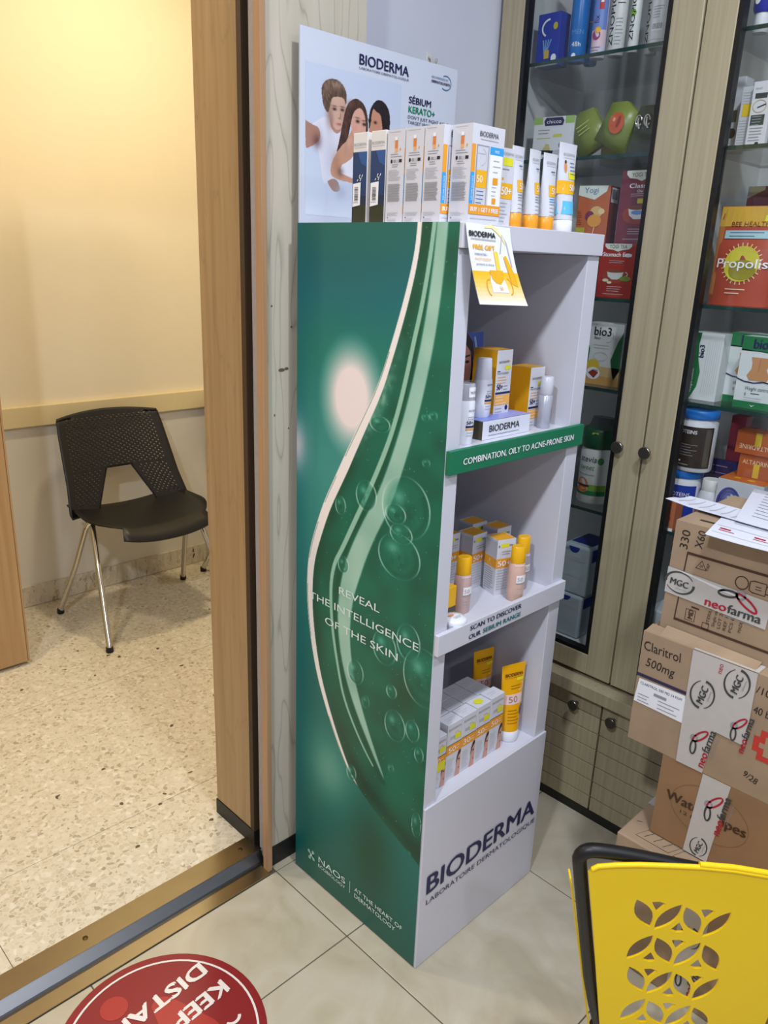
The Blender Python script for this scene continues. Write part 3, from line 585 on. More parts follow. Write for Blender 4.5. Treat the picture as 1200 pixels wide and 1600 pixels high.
def slim_front(q, w, h):
    q.text('BIODERMA', w*.5, h*.91, .0046, GREY, w=w*.86, al='c'); q.rect(w*.22, h*.78, w*.9, h*.88, STICKY); q.lines(w*.2, w*.85, h*.73, 1, .004, GREY, .0013); q.rect(w*.16, h*.60, w*.32, h*.63, ORANGE)
    q.rect(0, h*.36, w, h*.56, AMBER); q.text('50+', w*.56, h*.41, .0125, LABELW, w=w*.72, al='c', bold=.0008); q.lines(w*.12, w*.75, h*.30, 6, .0055, GREYL, .0012)
carton('sunscreen_carton', 'slim white carton with orange 50 band beside the tubes', 'box', (.134, .024, TOPZ), .036, .034, .117, BOXW, front=slim_front)
TUBE = M(212, 214, 222, .3, var=.01, name='white_tube'); OCAP = M(236, 158, 36, .35, var=.02, name='orange_cap'); WCAP = M(232, 234, 240, .3, var=.01)
def tube_print(style):
    def f(q, w, h):
        q.text('BIODERMA', 0, h*.86, .0046, GREY, w=w*.62, al='c'); q.lines(-w*.30, w*.32, h*.835, 1, .002, GREYL, .0007, ragged=0)
        if style == 3:
            q.rect(-w*.47, h*.43, w*.47, h*.58, AMBER); q.text('50+', w*.13, h*.47, .0105, LABELW, w=w*.40, al='c', bold=.0006); q.rect(-w*.10, h*.60, w*.40, h*.68, STICKY); q.lines(0, w*.38, h*.78, 4, .006, BL, .0011); q.ell(-w*.22, h*.73, .0035, .009, M(220, 140, 80, .5, var=0)); q.ell(-w*.22, h*.79, .0026, .003, M(90, 50, 30, .5, var=0), 2)
            q.rect(-w*.40, h*.20, w*.46, h*.35, M(96, 190, 230, .4, var=0)); q.ell(w*.37, h*.36, .0115, .018, M(20, 70, 176, .4, var=0), 3); q.text('%', w*.37, h*.33, .009, LABELW, al='c', L=4)
        else:
            q.lines(-w*.05, w*.36, h*.76, 1, .003, BL, .0014); q.lines(0, w*.36, h*.735, 1, .003, GREYL, .001)
            q.rect(-w*.20, h*.44, w*.42, h*.59, AMBER); q.text('50', w*.10, h*.475, .0105, LABELW, w=w*.34, al='c'); q.lines(-w*.18, w*.38, h*.405, 3, .004, CYAN if style == 2 else GREY, .0013); q.lines(-w*.18, w*.38, h*.34, 4, .006, GREYL, .0012)
    return f
squeeze('sunscreen_tube', 'first orange-capped white tube, next to the slim carton', (.1690, .030, TOPZ), .036, .124, .023, .0140, TUBE, OCAP, tube_print(0), rz=.06, group='sun cream tubes on top of the stand')
squeeze('sunscreen_tube', 'second orange-capped white tube, middle of the three', (.2160, .030, TOPZ), .037, .124, .023, .0145, TUBE, OCAP, tube_print(1), rz=.10, group='sun cream tubes on top of the stand')
squeeze('sunscreen_tube', 'third orange-capped tube with light blue lines, beside the taller white-capped one', (.2605, .030, TOPZ), .042, .123, .022, .0150, TUBE, OCAP, tube_print(2), group='sun cream tubes on top of the stand')
squeeze('sunscreen_tube', 'tallest tube on the stand top with white cap and light blue block', (.3135, .032, TOPZ), .055, .145, .020, .0200, TUBE, WCAP, tube_print(3), group='sun cream tubes on top of the stand')
# leaflet hanging over the front edge
lf2 = thing('gift_leaflet', 'white and yellow free gift leaflet hanging from the stand top', 'leaflet', (.057, -.012, 1.331))
def leaf_pt(a, b, h):  # a across 0..1.  b down 0..1
    t = b*b; return (-.054+.109*a+.016*t+(.006*b), -.0085-.020*b-.012*t*a-h+.012, .1185-.118*b-.003*a)
LFM = M(236, 238, 242, .4, var=.01)
m = MB(); n = 10
for h, fl_ in ((0, 0), (-.0005, 1)):
    vs = [leaf_pt(i/6, j/n, h) for j in range(n+1) for i in range(7)]
    m.add(vs, [((j*7+i, (j+1)*7+i, (j+1)*7+i+1, j*7+i+1) if not fl_ else (j*7+i, j*7+i+1, (j+1)*7+i+1, (j+1)*7+i)) for j in range(n) for i in range(6)], LFM, True)
m.build('sheet', lf2)
class LP(P): pass
m = MB(); q = P(m, lambda a, b, h: leaf_pt(a, 1-b, h+.0003), 6)
YL = [M(250, 226, 130, .4, var=0), M(248, 206, 70, .4, var=0), M(244, 190, 30, .4, var=0)]
for k in range(8):
    b0 = .42*(7-k)/8; q.rect(0, b0, 1, b0+.42/8+.002, M(*[int(242+(248-242)*k/7*0) if c == 0 else (int(190+46*k/7) if c == 1 else int(30+195*k/7)) for c in range(3)], .4, var=0))
q.line([(.40, .97), (.55, .99), (.66, .95), (.76, .88), (.84, .78)], [.02, .045, .05, .04, .02], M(246, 232, 170, .4, var=0), 2)
q.text('BIODERMA', .04, .845, .068, INK, w=.58, bold=.012, L=4); q.lines(.06, .62, .81, 1, .02, GREY, .010, L=4, ragged=0); q.text('FREE GIFT', .09, .69, .060, AMBER, w=.48, L=4, bold=.008)
q.text('WHEN BUYING 1', .10, .615, .030, NAVY, w=.28, L=4); q.text('PHOTODERM', .10, .555, .036, AMBER, w=.34, L=4); q.text('products at choice', .11, .495, .028, NAVY, w=.38, L=4)
q.poly([(.34, .16), (.68, .16), (.66, .30), (.62, .42), (.38, .42), (.34, .30)], LABELW, 3); q.poly([(.36, .44), (.66, .44), (.64, .33), (.54, .26), (.44, .28), (.38, .34)], AMBER, 5); q.rect(.53, .44, .62, .68, M(248, 210, 80, .4, var=0), 3)
q.arc(.30, .22, .06, .10, 1.2, 4.6, .018, ORANGE, 3); q.arc(.72, .24, .07, .10, -1.6, 1.6, .018, ORANGE, 3)
q.poly([(.74, .62), (.80, .64), (.92, .40), (.92, .24), (.80, .28)], AMBER, 3); q.line([(.68, .66), (.78, .9), (.86, .8), (.9, .5)], .02, GREYL, 3); q.text('50', .50, .19, .05, ORANGE, L=6)
m.build('print', lf2)

# ------------------------------------------------------------ upper shelf of the stand
ZA = 1.0933; ORC = M(224, 158, 16, .45, var=.03, name='orange_carton')
def uv_front(q, w, h):
    q.arc(w*.72, h*.80, w*.14, h*.04, .2, 2.4, .0008, ORANGE); q.text('BIODERMA', w*.46, h*.80, .0042, INK, w=w*.62, al='c'); q.rect(w*.56, h*.69, w*.92, h*.76, STICKY); q.rect(w*.08, h*.665, w*.26, h*.68, NAVY); q.text('PHOTODERM', w*.08, h*.625, .0036, NAVY, w=w*.70); q.lines(w*.10, w*.75, h*.575, 3, .0052, ORANGE, .001)
    q.text('50+', w*.10, h*.385, .0105, NAVY, w=w*.38, bold=.0006); q.lines(w*.52, w*.92, h*.43, 2, .006, GREY, .0012); q.rect(w*.04, h*.31, w, h*.345, NAVY); q.rect(w*.02, h*.135, w*.98, h*.295, M(240, 176, 84, .45, var=0)); q.lines(w*.08, w*.8, h*.26, 3, .006, LABELW, .0008); q.ell(w*.82, h*.085, .0042, .0048, NAVY); q.lines(w*.1, w*.6, h*.075, 2, .006, GREY, .001)
def uv_carton(name, label, loc, w, d, h, group='yellow sided cartons on the upper shelf', rz=0): return carton(name, label, 'box', loc, w, d, h, BOXW, rz, front=uv_front, side_mat=ORC, top=lambda q, a, b: q.rect(.001, .001, a-.001, b-.001, M(206, 150, 40, .5, var=.03)), group=group)
def ped_top(q, w, d):
    q.rect(0, 0, w, d, M(128, 140, 206, .4, var=.10, scale=30)); q.poly([(w*.3, 0), (w, 0), (w, d*.5), (w*.6, d*.35)], M(150, 156, 214, .4, var=.05), 2); q.poly([(w*.7, d), (w, d*.7), (w, d)], M(176, 150, 190, .4, var=.05), 2)
ped = carton('small_box', 'low flat box with blue top under the sun fluid bottle', 'box', (.1955, .0250, ZA), .141, .092, .0335, M(224, 226, 238, .4, var=.01), front=lambda q, w, h: (q.text('BIODERMA', w*.13, h*.40, .0125, INK, w=w*.63, bold=.0004), q.lines(w*.12, w*.76, h*.20, 1, .002, GREY, .0012, ragged=0)), top=ped_top, side_mat=M(74, 68, 52, .5))
uv_carton('fluid_carton', 'tall yellow and white carton standing on the low box', (.2195, .0600, ZA+.0338), .046, .055, .116)
uv_carton('fluid_carton', 'white and yellow carton on the upper shelf, right of the low box', (.3135, .0500, ZA), .046, .046, .114)
uv_carton('fluid_carton', 'mostly hidden carton behind the right yellow carton', (.2985, .1200, ZA), .046, .05, .117)
FLW = M(226, 228, 238, .35, var=.01, name='white_bottle')
def fluid_print(q):
    q.text('BIODERMA', .001, .058, .0032, INK, w=.020); q.lines(.0, .018, .048, 2, .004, GREY, .0009); q.text('50+', -.002, .036, .0062, NAVY, w=.013, bold=.0005); q.lines(.011, .020, .038, 2, .003, GREY, .001); q.rect(-.003, .030, .020, .0335, NAVY); q.rect(-.003, .026, .020, .0285, ORANGE); q.lines(-.001, .015, .021, 2, .005, GREY, .0009)
bottle('sunscreen_bottle', 'white oval sun fluid bottle standing on the low blue box', 'bottle', (.158, .058, ZA+.0338), [(.0150, 0), (.0170, .003), (.0182, .02), (.0185, .060), (.0175, .068)], [(.0172, .068), (.0168, .07), (.0142, .104), (.0132, .1055)], FLW, M(206, 208, 220, .35), fluid_print, ey=.72, rz=-.30)
def tester_print(q): fluid_print(q)
bottle('sunscreen_bottle', 'white tester bottle with grey cap at the left of the upper shelf', 'bottle', (.0800, .030, ZA), [(.0140, 0), (.0150, .003), (.0165, .02), (.0168, .073), (.0155, .076)], [(.0155, .076), (.0155, .078), (.0150, .103), (.0138, .1045)], FLW, M(168, 168, 178, .3), tester_print, ey=.72, rz=-.45, cprints=lambda q: (q.rect(-.001, .082, .016, .099, LABELW), q.text('TESTER', .0015, .088, .0042, INK, w=.014, L=4)))
bottle('spray_bottle', 'silver-grey spray bottle with clear cap at the right of the upper shelf', 'bottle', (.3200, .0310, ZA), [(.0122, 0), (.0130, .002), (.0130, .062), (.0108, .064)], [(.0112, .064), (.0122, .066), (.0122, .097), (.0105, .0985)], M(176, 178, 192, .25, metal=.2), M(196, 198, 206, .3), lambda q: (q.text('HYDRABIO', .006, .012, .0045, INK, rot=90, w=.030), q.lines(.006, .010, .050, 2, .006, GREY, .001)), n=20)
ca = thing('photo_card', 'small advertising card with a portrait leaning behind the yellow cartons', 'card', (.272, .184, ZA))
m = MB(); m.box(-.036, .036, 0, .0012, 0, .168, M(70, 96, 176, .4)); q = P(m, flat((-.036, 0, 0), (1, 0, 0), (0, 0, 1), (0, -1, 0)))
q.poly([(0, .03), (.045, .03), (.05, .11), (.040, .150), (.022, .168), (0, .168)], M(52, 34, 34, .4, var=.1), 1); q.poly([(0, .04), (.036, .05), (.040, .10), (.034, .132), (.016, .148), (0, .150)], M(196, 138, 118, .4, var=.04), 2); q.rect(0, 0, .072, .075, LABELW, 3)
q.ell(.026, .112, .006, .0028, M(40, 26, 28, .5, var=0), 3); q.poly([(.018, .124), (.034, .126), (.034, .123), (.018, .120)], M(60, 40, 34, .5, var=0), 3); q.line([(.046, .11), (.052, .135), (.044, .16)], .006, M(150, 170, 214, .4, var=0), 3)
m.build('card_sheet', ca)

# ------------------------------------------------------------ middle shelf of the stand
ZB = .7523
def nude_front(q, w, h):
    q.rect(w*.20, h*.86, w*.62, h*.93, STICKY); q.text('B', w*.06, h*.87, .005, INK); q.text('MA', w*.66, h*.87, .005, INK); q.lines(w*.25, w*.9, h*.78, 2, .005, GREY, .001); q.rect(0, h*.49, w, h*.66, ORANGE); q.text('50+', w*.08, h*.525, .0120, LABELW, w=w*.72, bold=.0008); q.lines(w*.08, w*.92, h*.44, 8, .0058, GREYL, .0024)
def nude_side(q, d, h):
    q.rect(0, h*.66, d, h*.96, M(190, 190, 202, .45, var=0)); q.rect(0, h*.49, d, h*.66, M(230, 160, 30, .45, var=0)); q.ell(d*.45, h*.60, .0024, .004, M(246, 206, 120, .5, var=0), 2); q.lines(d*.25, d*.7, h*.545, 2, .003, M(246, 206, 120, .5, var=0), .0009, L=2); q.lines(d*.08, d*.92, h*.44, 10, .0048, GREY, .0015)
def nude(label, loc, rz=0): return carton('tinted_cream_carton', label, 'box', loc, .044, .040, .1175, BOXW, rz, front=nude_front, side=nude_side, top=lambda q, a, b: q.rect(.0015, .0015, a-.0015, b-.004, M(224, 160, 36, .5, var=.04)), group='orange banded cartons on the middle shelf')
nude('turned orange and white carton in front of the others on middle shelf', (.262, .049, ZB), -.30)
nude('orange and white carton behind the left tinted bottle', (.246, .1045, ZB))
nude('back left orange-topped carton on the middle shelf', (.1985, .136, ZB))
nude('rearmost orange-topped carton on the middle shelf', (.301, .150, ZB), -.06)
nude('orange-topped carton against the right wall of the middle shelf', (.3185, .0985, ZB), -.06)
carton('cream_box', 'orange and white box half hidden by the left stile', 'box', (.105, .094, ZB), .046, .044, .128, ORC, front=lambda q, w, h: (q.rect(0, h*.42, w, h*.97, LABELW), q.text('BIODERMA', w*.5, h*.80, .005, INK, w=w*.85, al='c', L=3), q.arc(w*.6, h*.60, w*.2, h*.09, -1, 2.4, .001, STICKY, 3), q.lines(w*.3, w*.8, h*.60, 2, .006, GREY, .001, L=3), q.lines(w*.2, w*.8, h*.3, 4, .007, M(200, 130, 10, .5, var=0), .0014)), top=lambda q, a, b: q.rect(.001, .001, a-.001, b-.001, M(226, 130, 40, .5)))
carton('tester_cube', 'small yellow cube box with a dark foot beside the round compact', 'box', (.0830, .0375, ZB), .034, .028, .066, M(246, 188, 30, .45), front=lambda q, w, h: (q.rect(0, 0, w, h*.40, M(92, 84, 78, .5)), q.rect(w*.3, h*.12, w*.9, h*.22, M(220, 200, 110, .5, var=0), 2)), side=lambda q, d, h: q.rect(0, 0, d, h*.40, M(92, 84, 78, .5)), bevel=.001)
def nude_bottle(label, loc, tint, rz):
    def pr(q):
        q.text('BIODERMA', .0, .0745, .003, LABELW, w=.020, al='c'); q.rect(-.006, .040, .018, .056, LABELW); q.text('50', -.004, .0435, .009, M(190, 160, 150, .5, var=0), L=4); q.rect(-.006, .0375, .018, .040, GREY); q.lines(-.006, .012, .028, 3, .006, GREYL, .0011)
    return bottle('tinted_fluid_bottle', label, 'bottle', loc, [(.0150, 0), (.0162, .002), (.0176, .02), (.0180, .055), (.0168, .076), (.0145, .0795)], [(.0150, .0795), (.0156, .081), (.0146, .1125), (.0132, .114)], tint, M(236, 176, 14, .3, name='yellow_cap'), pr, rz=rz, ey=.78, group='yellow capped tinted bottles')
nude_bottle('rose-beige bottle with yellow cap at the left of the middle shelf', (.1300, .0480, ZB), M(196, 166, 160, .3, name='rose_fluid'), -.35)
nude_bottle('peach bottle with yellow cap in front of the turned carton', (.2595, .0175, ZB), M(214, 176, 158, .3, name='peach_fluid'), -.5)
nude_bottle('grey-beige bottle with yellow cap, rightmost on the middle shelf', (.3150, .0450, ZB), M(178, 166, 172, .3, name='grey_fluid'), -.2)
t = thing('compact', 'round white cream compact at the front left of the middle shelf', 'compact', (.0700, .0135, ZB))
m = MB(); m.lathe([(.020, 0), (.0225, .003), (.0225, .010)], FLW, n=28); m.build('base', t); m = MB(); m.lathe([(.0230, .0105), (.0233, .015), (.021, .020), (.010, .0225), (.004, .0228)], M(232, 234, 242, .25), n=28)
q = P(m, flat((0, 0, .0228), (1, 0, 0), (0, 1, 0), (0, 0, 1))); q.ell(-.006, .004, .007, .004, M(226, 150, 110, .5, var=0)); q.lines(-.010, .012, -.006, 2, .004, GREY, .001); m.build('lid', t)

# ------------------------------------------------------------ bottom shelf of the stand
ZC = .3903
def tint_front(num):
    def f(q, w, h):
        st_ = random.random() < .6; q.text('BIODERMA', w*.5, h*.89, .005, GREY, w=w*.84, al='c'); q.arc(w*.62, h*.76, w*.22, h*.065, -1.2, 2.2, .0008, AMBER); q.lines(w*.18, w*.72, h*.76, 2, .004, GREY, .0011)
        q.rect(w*.50, h*.70, w*.92, h*.79, STICKY, 3); q.rect(0, h*.46, w, h*.62, ORANGE); q.rect(0, h*.62, w, h*.632, M(80, 40, 50, .5, var=0)); q.text(num, w*.12, h*.495, .0125, LABELW, w=w*.50); q.lines(w*.66, w*.92, h*.56, 2, .006, LABELW, .001, L=3)
        q.lines(w*.08, w*.58, h*.36, 9, .0048, GREYL, .0011); S = M(206, 152, 134, .5, var=0)
        q.poly([(w*.66, 0), (w, 0), (w, h*.44), (w*.82, h*.43), (w*.74, h*.34), (w*.72, h*.26), (w*.76, h*.16), (w*.70, h*.08)], S, 2); q.poly([(w*.72, h*.22), (w*.76, h*.36), (w*.86, h*.45), (w, h*.46), (w, h*.40), (w*.86, h*.36)], M(50, 34, 34, .5, var=0), 3); q.ell(w*.90, h*.29, w*.07, h*.012, M(40, 26, 28, .5, var=0), 3); q.ell(w*.93, h*.13, w*.06, h*.012, M(170, 84, 84, .5, var=0), 3)
    return f
def tint_top(sticker):
    def f(q, w, d):
        q.lines(w*.15, w*.75, d*.55, 1, .003, GREYL, .0012); q.lines(w*.2, w*.6, d*.35, 1, .003, GREYL, .001)
        if sticker: q.ell(w*.45, d*.5, w*.26, d*.28, STICKY, 3)
    return f
ORD = ('first', 'second', 'third', 'fourth')
for k in range(4):
    carton('tint_carton', ('front row carton numbered 50, second from the left on the lowest shelf', 'front row carton numbered 30 on the lowest shelf', 'front row carton with a yellow round sticker on its lid', 'rightmost front row carton on the lowest shelf')[k], 'box', (.1175+.0457*k, .030, ZC), .0445, .031, (.131, .132, .134, .137)[k], BOXW, front=tint_front('30' if k == 1 else '50'), side=lambda q, d, h: q.lines(.004, d-.004, h*.8, 12, .007, GREYL, .002), top=tint_top(k == 2), group='small cartons on the lowest shelf')
carton('tint_carton', 'shorter carton with yellow sticker at the left end of the lowest shelf', 'box', (.0675, .026, ZC), .042, .031, .119, BOXW, front=lambda q, w, h: (tint_front('50')(q, w, h), q.rect(w*.35, h*.34, w*.95, h*.52, STICKY, 5)), group='small cartons on the lowest shelf')
for r in range(2):
    for k in range(4):
        carton('tint_carton', f'plain-topped white carton, {ORD[k]} from the left in the {("second", "third")[r]} row back on lowest shelf', 'box', (.1135+.0455*k, .0640+.0335*r, ZC), .0445, .0318, .131+.0006*k, BOXW, top=tint_top(False), group='small cartons on the lowest shelf')
YT = M(238, 172, 8, .32, var=.02, name='yellow_tube')
def ytube(q, w, h):
    q.text('BIODERMA', 0, h*.855, .0078, M(120, 70, 10, .5, var=0), w=w*.72, al='c', bold=.0008); q.lines(-w*.36, w*.36, h*.835, 1, .002, M(160, 110, 20, .5, var=0), .0007, ragged=0); q.rect(w*.10, h*.79, w*.38, h*.825, STICKY); q.lines(-w*.15, w*.30, h*.73, 2, .006, M(150, 100, 20, .5, var=0), .0014); q.arc(w*.22, h*.72, w*.16, h*.05, -1.9, .9, .0009, LABELW)
    q.rect(-w*.46, h*.50, w*.44, h*.63, M(238, 204, 196, .45, var=0)); q.text('50', -w*.06, h*.528, .0145, M(150, 120, 120, .5, var=0), w=w*.34, al='c'); q.lines(-w*.25, w*.2, h*.42, 5, .0075, M(150, 100, 20, .5, var=0), .0014)
    q.ell(w*.34, h*.40, .0085, .0125, M(56, 60, 140, .4, var=0), 3)
squeeze('sunscreen_tube', 'yellow squeeze tube with pink 50 band at the front right of the lowest shelf', (.3210, .0430, ZC), .064, .182, .026, .0225, YT, WCAP, ytube, rz=-.30)
squeeze('sunscreen_tube', 'dimmer yellow squeeze tube standing behind, against the back of the lowest shelf', (.3270, .1300, ZC), .060, .180, .026, .0225, YT, WCAP, ytube, rz=-.20)
#--OBJECTS2--
# ------------------------------------------------------------ goods inside the glazed cabinet (fronts face the room, -X)
R9 = -PI/2
S1, S2, S3, S4, S5, S6 = 1.8403, 1.6323, 1.3263, 1.1203, .8203, .4553
def cc(label, xf, yc, z, w, d, h, mat, front=None, side=None, right=None, top=None, side_mat=None, name='carton', group=None, rz=0, cat='box', bevel=.0008):
    return carton(name, label, cat, (xf, yc, z), w, d, h, mat, R9+rz, front=front, side=side, right=right, top=top, side_mat=side_mat, group=group, bevel=bevel)
DB = M(34, 60, 168, .4, var=.08)
def f_blue(q, w, h):
    q.arc(w*.55, h*.72, w*.33, h*.16, 1.6, 4.2, .004, LABELW); q.ell(w*.80, h*.74, w*.10, h*.07, M(200, 180, 40, .5, var=0))
    for k in range(4): q.line([(w*.40, h*.18), (w*(.30+.12*k), h*.50)], .003, M(120, 170, 220, .5, var=0))
    q.rect(w*.38, h*.14, w*.60, h*.30, M(206, 176, 60, .5, var=0), 3); q.ell(w*.82, h*.14, w*.12, h*.075, LABELW, 3); q.rect(0, 0, w, h*.06, GREYL)
cc('blue carton with a white swirl at the left end of the top shelf', .765, .421, S1, .062, .04, .110, DB, front=f_blue)
CB = M(14, 108, 186, .3, var=.06, name='blue_can')
def can(label, xc, yc, z, r, h, mat, pr=None, cap=None, neck=True, name='spray_can', rz=0):
    r *= .90; b = [(r*.92, 0), (r, .003), (r, h-.012), (r*.86, h-.004)]; c = [(r*.80, h-.004), (r*.82, h+.03), (r*.7, h+.034)]
    return bottle(name, label, 'can', (xc, yc, z), b, c, mat, cap or mat, pr, rz=R9+rz, n=22)
can('large blue spray can beside the blue carton on the top shelf', .782, .349, S1, .0225, .20, CB, lambda q: (q.text('48h', -.002, .03, .010, LABELW), q.text('MEN', -.004, .055, .010, M(90, 150, 210, .4, var=0)), q.ell(.004, .012, .005, .005, LABELW)))
can('slimmer blue spray can behind the large blue one', .822, .337, S1, .0165, .17, CB, lambda q: q.rect(-.012, .085, .012, .088, M(180, 150, 70, .4, var=0)))
def f_pink(q): q.rect(-.022, .0, .024, .055, M(226, 196, 206, .4, var=0)); q.rect(-.022, .055, .024, .13, M(110, 136, 206, .4, var=0)); q.rect(.004, .095, .014, .125, RED, 3); q.rect(.006, .108, .012, .112, LABELW, 4); q.ell(.002, .045, .009, .010, M(150, 50, 120, .5, var=0), 3); q.ell(.005, .055, .006, .006, AMBER, 4); q.text('fix', .006, .068, .012, NAVY, rot=90); q.lines(-.01, .014, .02, 2, .006, M(190, 100, 140, .5, var=0), .0014, L=3)
can('pink and lilac spray can in the middle of the top shelf', .778, .291, S1, .0185, .145, M(214, 214, 230, .35), f_pink)
ZNW = M(214, 216, 214, .35, var=.02)
def f_zn(q): q.text('ZNOPIC', .000, .018, .013, INK, rot=90, w=.10); q.ell(.008, .118, .010, .009, M(214, 196, 60, .5, var=0)); q.lines(.004, .020, .07, 8, .007, GREY, .0011); q.lines(.004, .02, .10, 1, .004, INK, .0014, ragged=0)
can('first white can with upright lettering and a yellow patch on the top shelf', .782, .2475, S1, .0205, .15, ZNW, f_zn)
can('thin white tube with upright lettering between the two white cans', .775, .2030, S1, .0125, .145, M(222, 224, 222, .35), lambda q: (q.text('ZNOPIC', .004, .022, .010, INK, rot=90, w=.085), q.ell(.0, .075, .006, .007, M(120, 180, 60, .5, var=0), 3)), name='slim_can')
can('second white can with upright lettering, behind the barcoded can', .812, .1800, S1, .0150, .15, ZNW, lambda q: (q.text('ZNOPIC', -.002, .020, .012, INK, rot=90, w=.10), q.ell(.008, .11, .008, .012, M(206, 180, 60, .5, var=0))))
can('white can with a barcode at the right of the top shelf', .776, .1430, S1, .0235, .135, M(226, 228, 230, .35), lambda q: (q.barcode(-.008, .030, .016, .046), q.lines(-.008, .014, .075, 5, .005, GREY, .001), q.rect(-.024, .014, .024, .0146, GREY), q.lines(-.01, .006, .095, 2, .007, GREY, .0012)))
cc('pale green carton at the far right of the top shelf', .806, .1225, S1, .032, .03, .085, M(170, 186, 158, .45), front=lambda q, w, h: (q.ell(w*.5, h*.3, w*.3, h*.13, M(190, 180, 40, .5, var=0)), q.rect(w*.1, h*.8, w*.6, h*.86, INK), q.lines(w*.2, w*.8, h*.6, 3, .006, M(110, 140, 100, .5, var=0), .0014)))
# second shelf
CHW = M(216, 218, 222, .4, var=.02); LG = M(150, 186, 100, .45, var=0)
def f_chicco(q, w, h):
    q.rect(0, h*.84, w*.22, h, LG); q.rect(w*.78, h*.84, w, h, LG); q.poly([(w*.28, h*.80), (w*.72, h*.80), (w*.75, h*.90), (w*.70, h*.98), (w*.30, h*.98), (w*.25, h*.90)], NAVY); q.text('chicco', w*.32, h*.85, .0085, LABELW, w=w*.36)
    q.lines(w*.12, w*.5, h*.70, 2, .007, GREY, .0016); q.rect(w*.50, h*.54, w*.72, h*.61, M(206, 204, 90, .5, var=0)); q.lines(w*.1, w*.55, h*.52, 1, .005, M(200, 190, 80, .5, var=0), .0014); q.poly([(w*.14, h*.26), (w*.54, h*.24), (w*.52, h*.17), (w*.18, h*.16)], INK, 3); q.poly([(w*.26, h*.26), (w*.46, h*.25), (w*.42, h*.38), (w*.34, h*.40)], M(196, 184, 120, .5, var=0), 3)
    q.ell(w*.70, h*.36, w*.05, h*.06, GREY); q.ell(w*.66, h*.20, w*.13, h*.06, GREYL)
    for k in range(5): q.ell(w*(.16+.15*k), h*.07, w*.025, h*.035, INK)
cc('white breast pump carton with green corners on the second shelf', .770, .385, S2, .104, .05, .098, CHW, front=f_chicco, right=lambda q, d, h: (q.ell(d*.5, h*.72, d*.26, h*.12, NAVY), q.lines(d*.2, d*.8, h*.4, 3, .008, GREY, .001)), rz=.16)
cc('large olive carton lying deep on the second shelf', .900, .220, S2, .22, .11, .105, M(118, 108, 46, .5, var=.06), front=lambda q, w, h: (q.rect(0, h*.55, w*.26, h, M(120, 40, 50, .5, var=0)), q.lines(w*.3, w*.9, h*.8, 3, .012, M(150, 140, 70, .5, var=0), .003)))
OLV = M(128, 140, 66, .35, var=.10, scale=30, name='green_foil')
def pouch_tri(label, y, x, rot, rnd):
    m = MB(); A = [(-.042, 0), (.042, 0), (.030, .088), (-.006, .098), (-.040, .082)]
    n = len(A); c = (0, .045)
    m.v = [(a, 0, b) for a, b in A]+[(a, .014, b) for a, b in A]+[(0, -.010, .04), (0, .024, .04)]
    for i in range(n):
        j = (i+1) % n; m.f += [[i, j, 2*n], [n+j, n+i, 2*n+1], [j, i, n+i, n+j]]; m.m += [0, 0, 0]; m.sm += [True, True, False]
    m.mats = [OLV]; t = thing('snack_pouch', label, 'pouch', (x, y, S2), R9)
    o = m.build('foil_bag', t); o.rotation_euler.y = rot; o.location.z = abs(math.sin(rot))*.042
    d = MB(); q = P(d, flat((0, -.0106, .052), (1, 0, 0), (0, -.12, 1), (0, -1, 0)))
    if rnd: q.ell(.0, .0, .019, .022, M(206, 96, 60, .4, var=.1), 8); q.ell(.004, .004, .004, .012, M(150, 60, 40, .5, var=0), 12); q.ell(-.008, .004, .003, .004, M(240, 170, 130, .4, var=0), 12)
    else: q.lines(-.02, .02, .01, 3, .008, M(180, 190, 110, .5, var=0), .002, L=8)
    e = d.build('print', t); e.rotation_euler.y = rot; e.location.z = o.location.z
pouch_tri('green foil pouch with an orange round picture on the second shelf', .222, .752, .45, True); pouch_tri('plain olive foil pouch leaning left behind the orange pictured one', .275, .785, -.5, False)
t = thing('clip_pack', 'dark blister pack with two shiny metal clips on the second shelf', 'pack', (.752, .142, S2), R9)
m = MB(); m.prism([(-.032, 0), (.030, 0), (.022, .096), (-.010, .096)], (0, 0, 0), (1, 0, 0), (0, 0, 1), (0, -1, 0), .006, M(58, 62, 46, .4, var=.15)); m.build('card', t)
for dx in (-.008, .012):
    m = MB(); m.tube([(dx+.007*math.cos(a), -.004, .066+.011*math.sin(a)) for a in [2*PI*k/12 for k in range(12)]], .0022, CHROME, 8); m.tube([(dx, -.005, .072), (dx, -.006, .060), (dx+.004, -.005, .050)], .003, CHROME, 8); m.build('clip', t)
bottle('green_bottle', 'green bottle with a lime label at the right end of the second shelf', 'bottle', (.796, .1240, S2), [(.0135, 0), (.0145, .003), (.0145, .064), (.009, .072)], [(.0105, .072), (.0105, .092), (.009, .094)], M(40, 96, 50, .35), M(180, 190, 180, .4), lambda q: (q.rect(-.014, .006, .014, .045, M(140, 176, 40, .4, var=0)), q.lines(-.010, .011, .035, 4, .007, M(60, 100, 40, .5, var=0), .0016, L=3)), rz=R9, n=18)
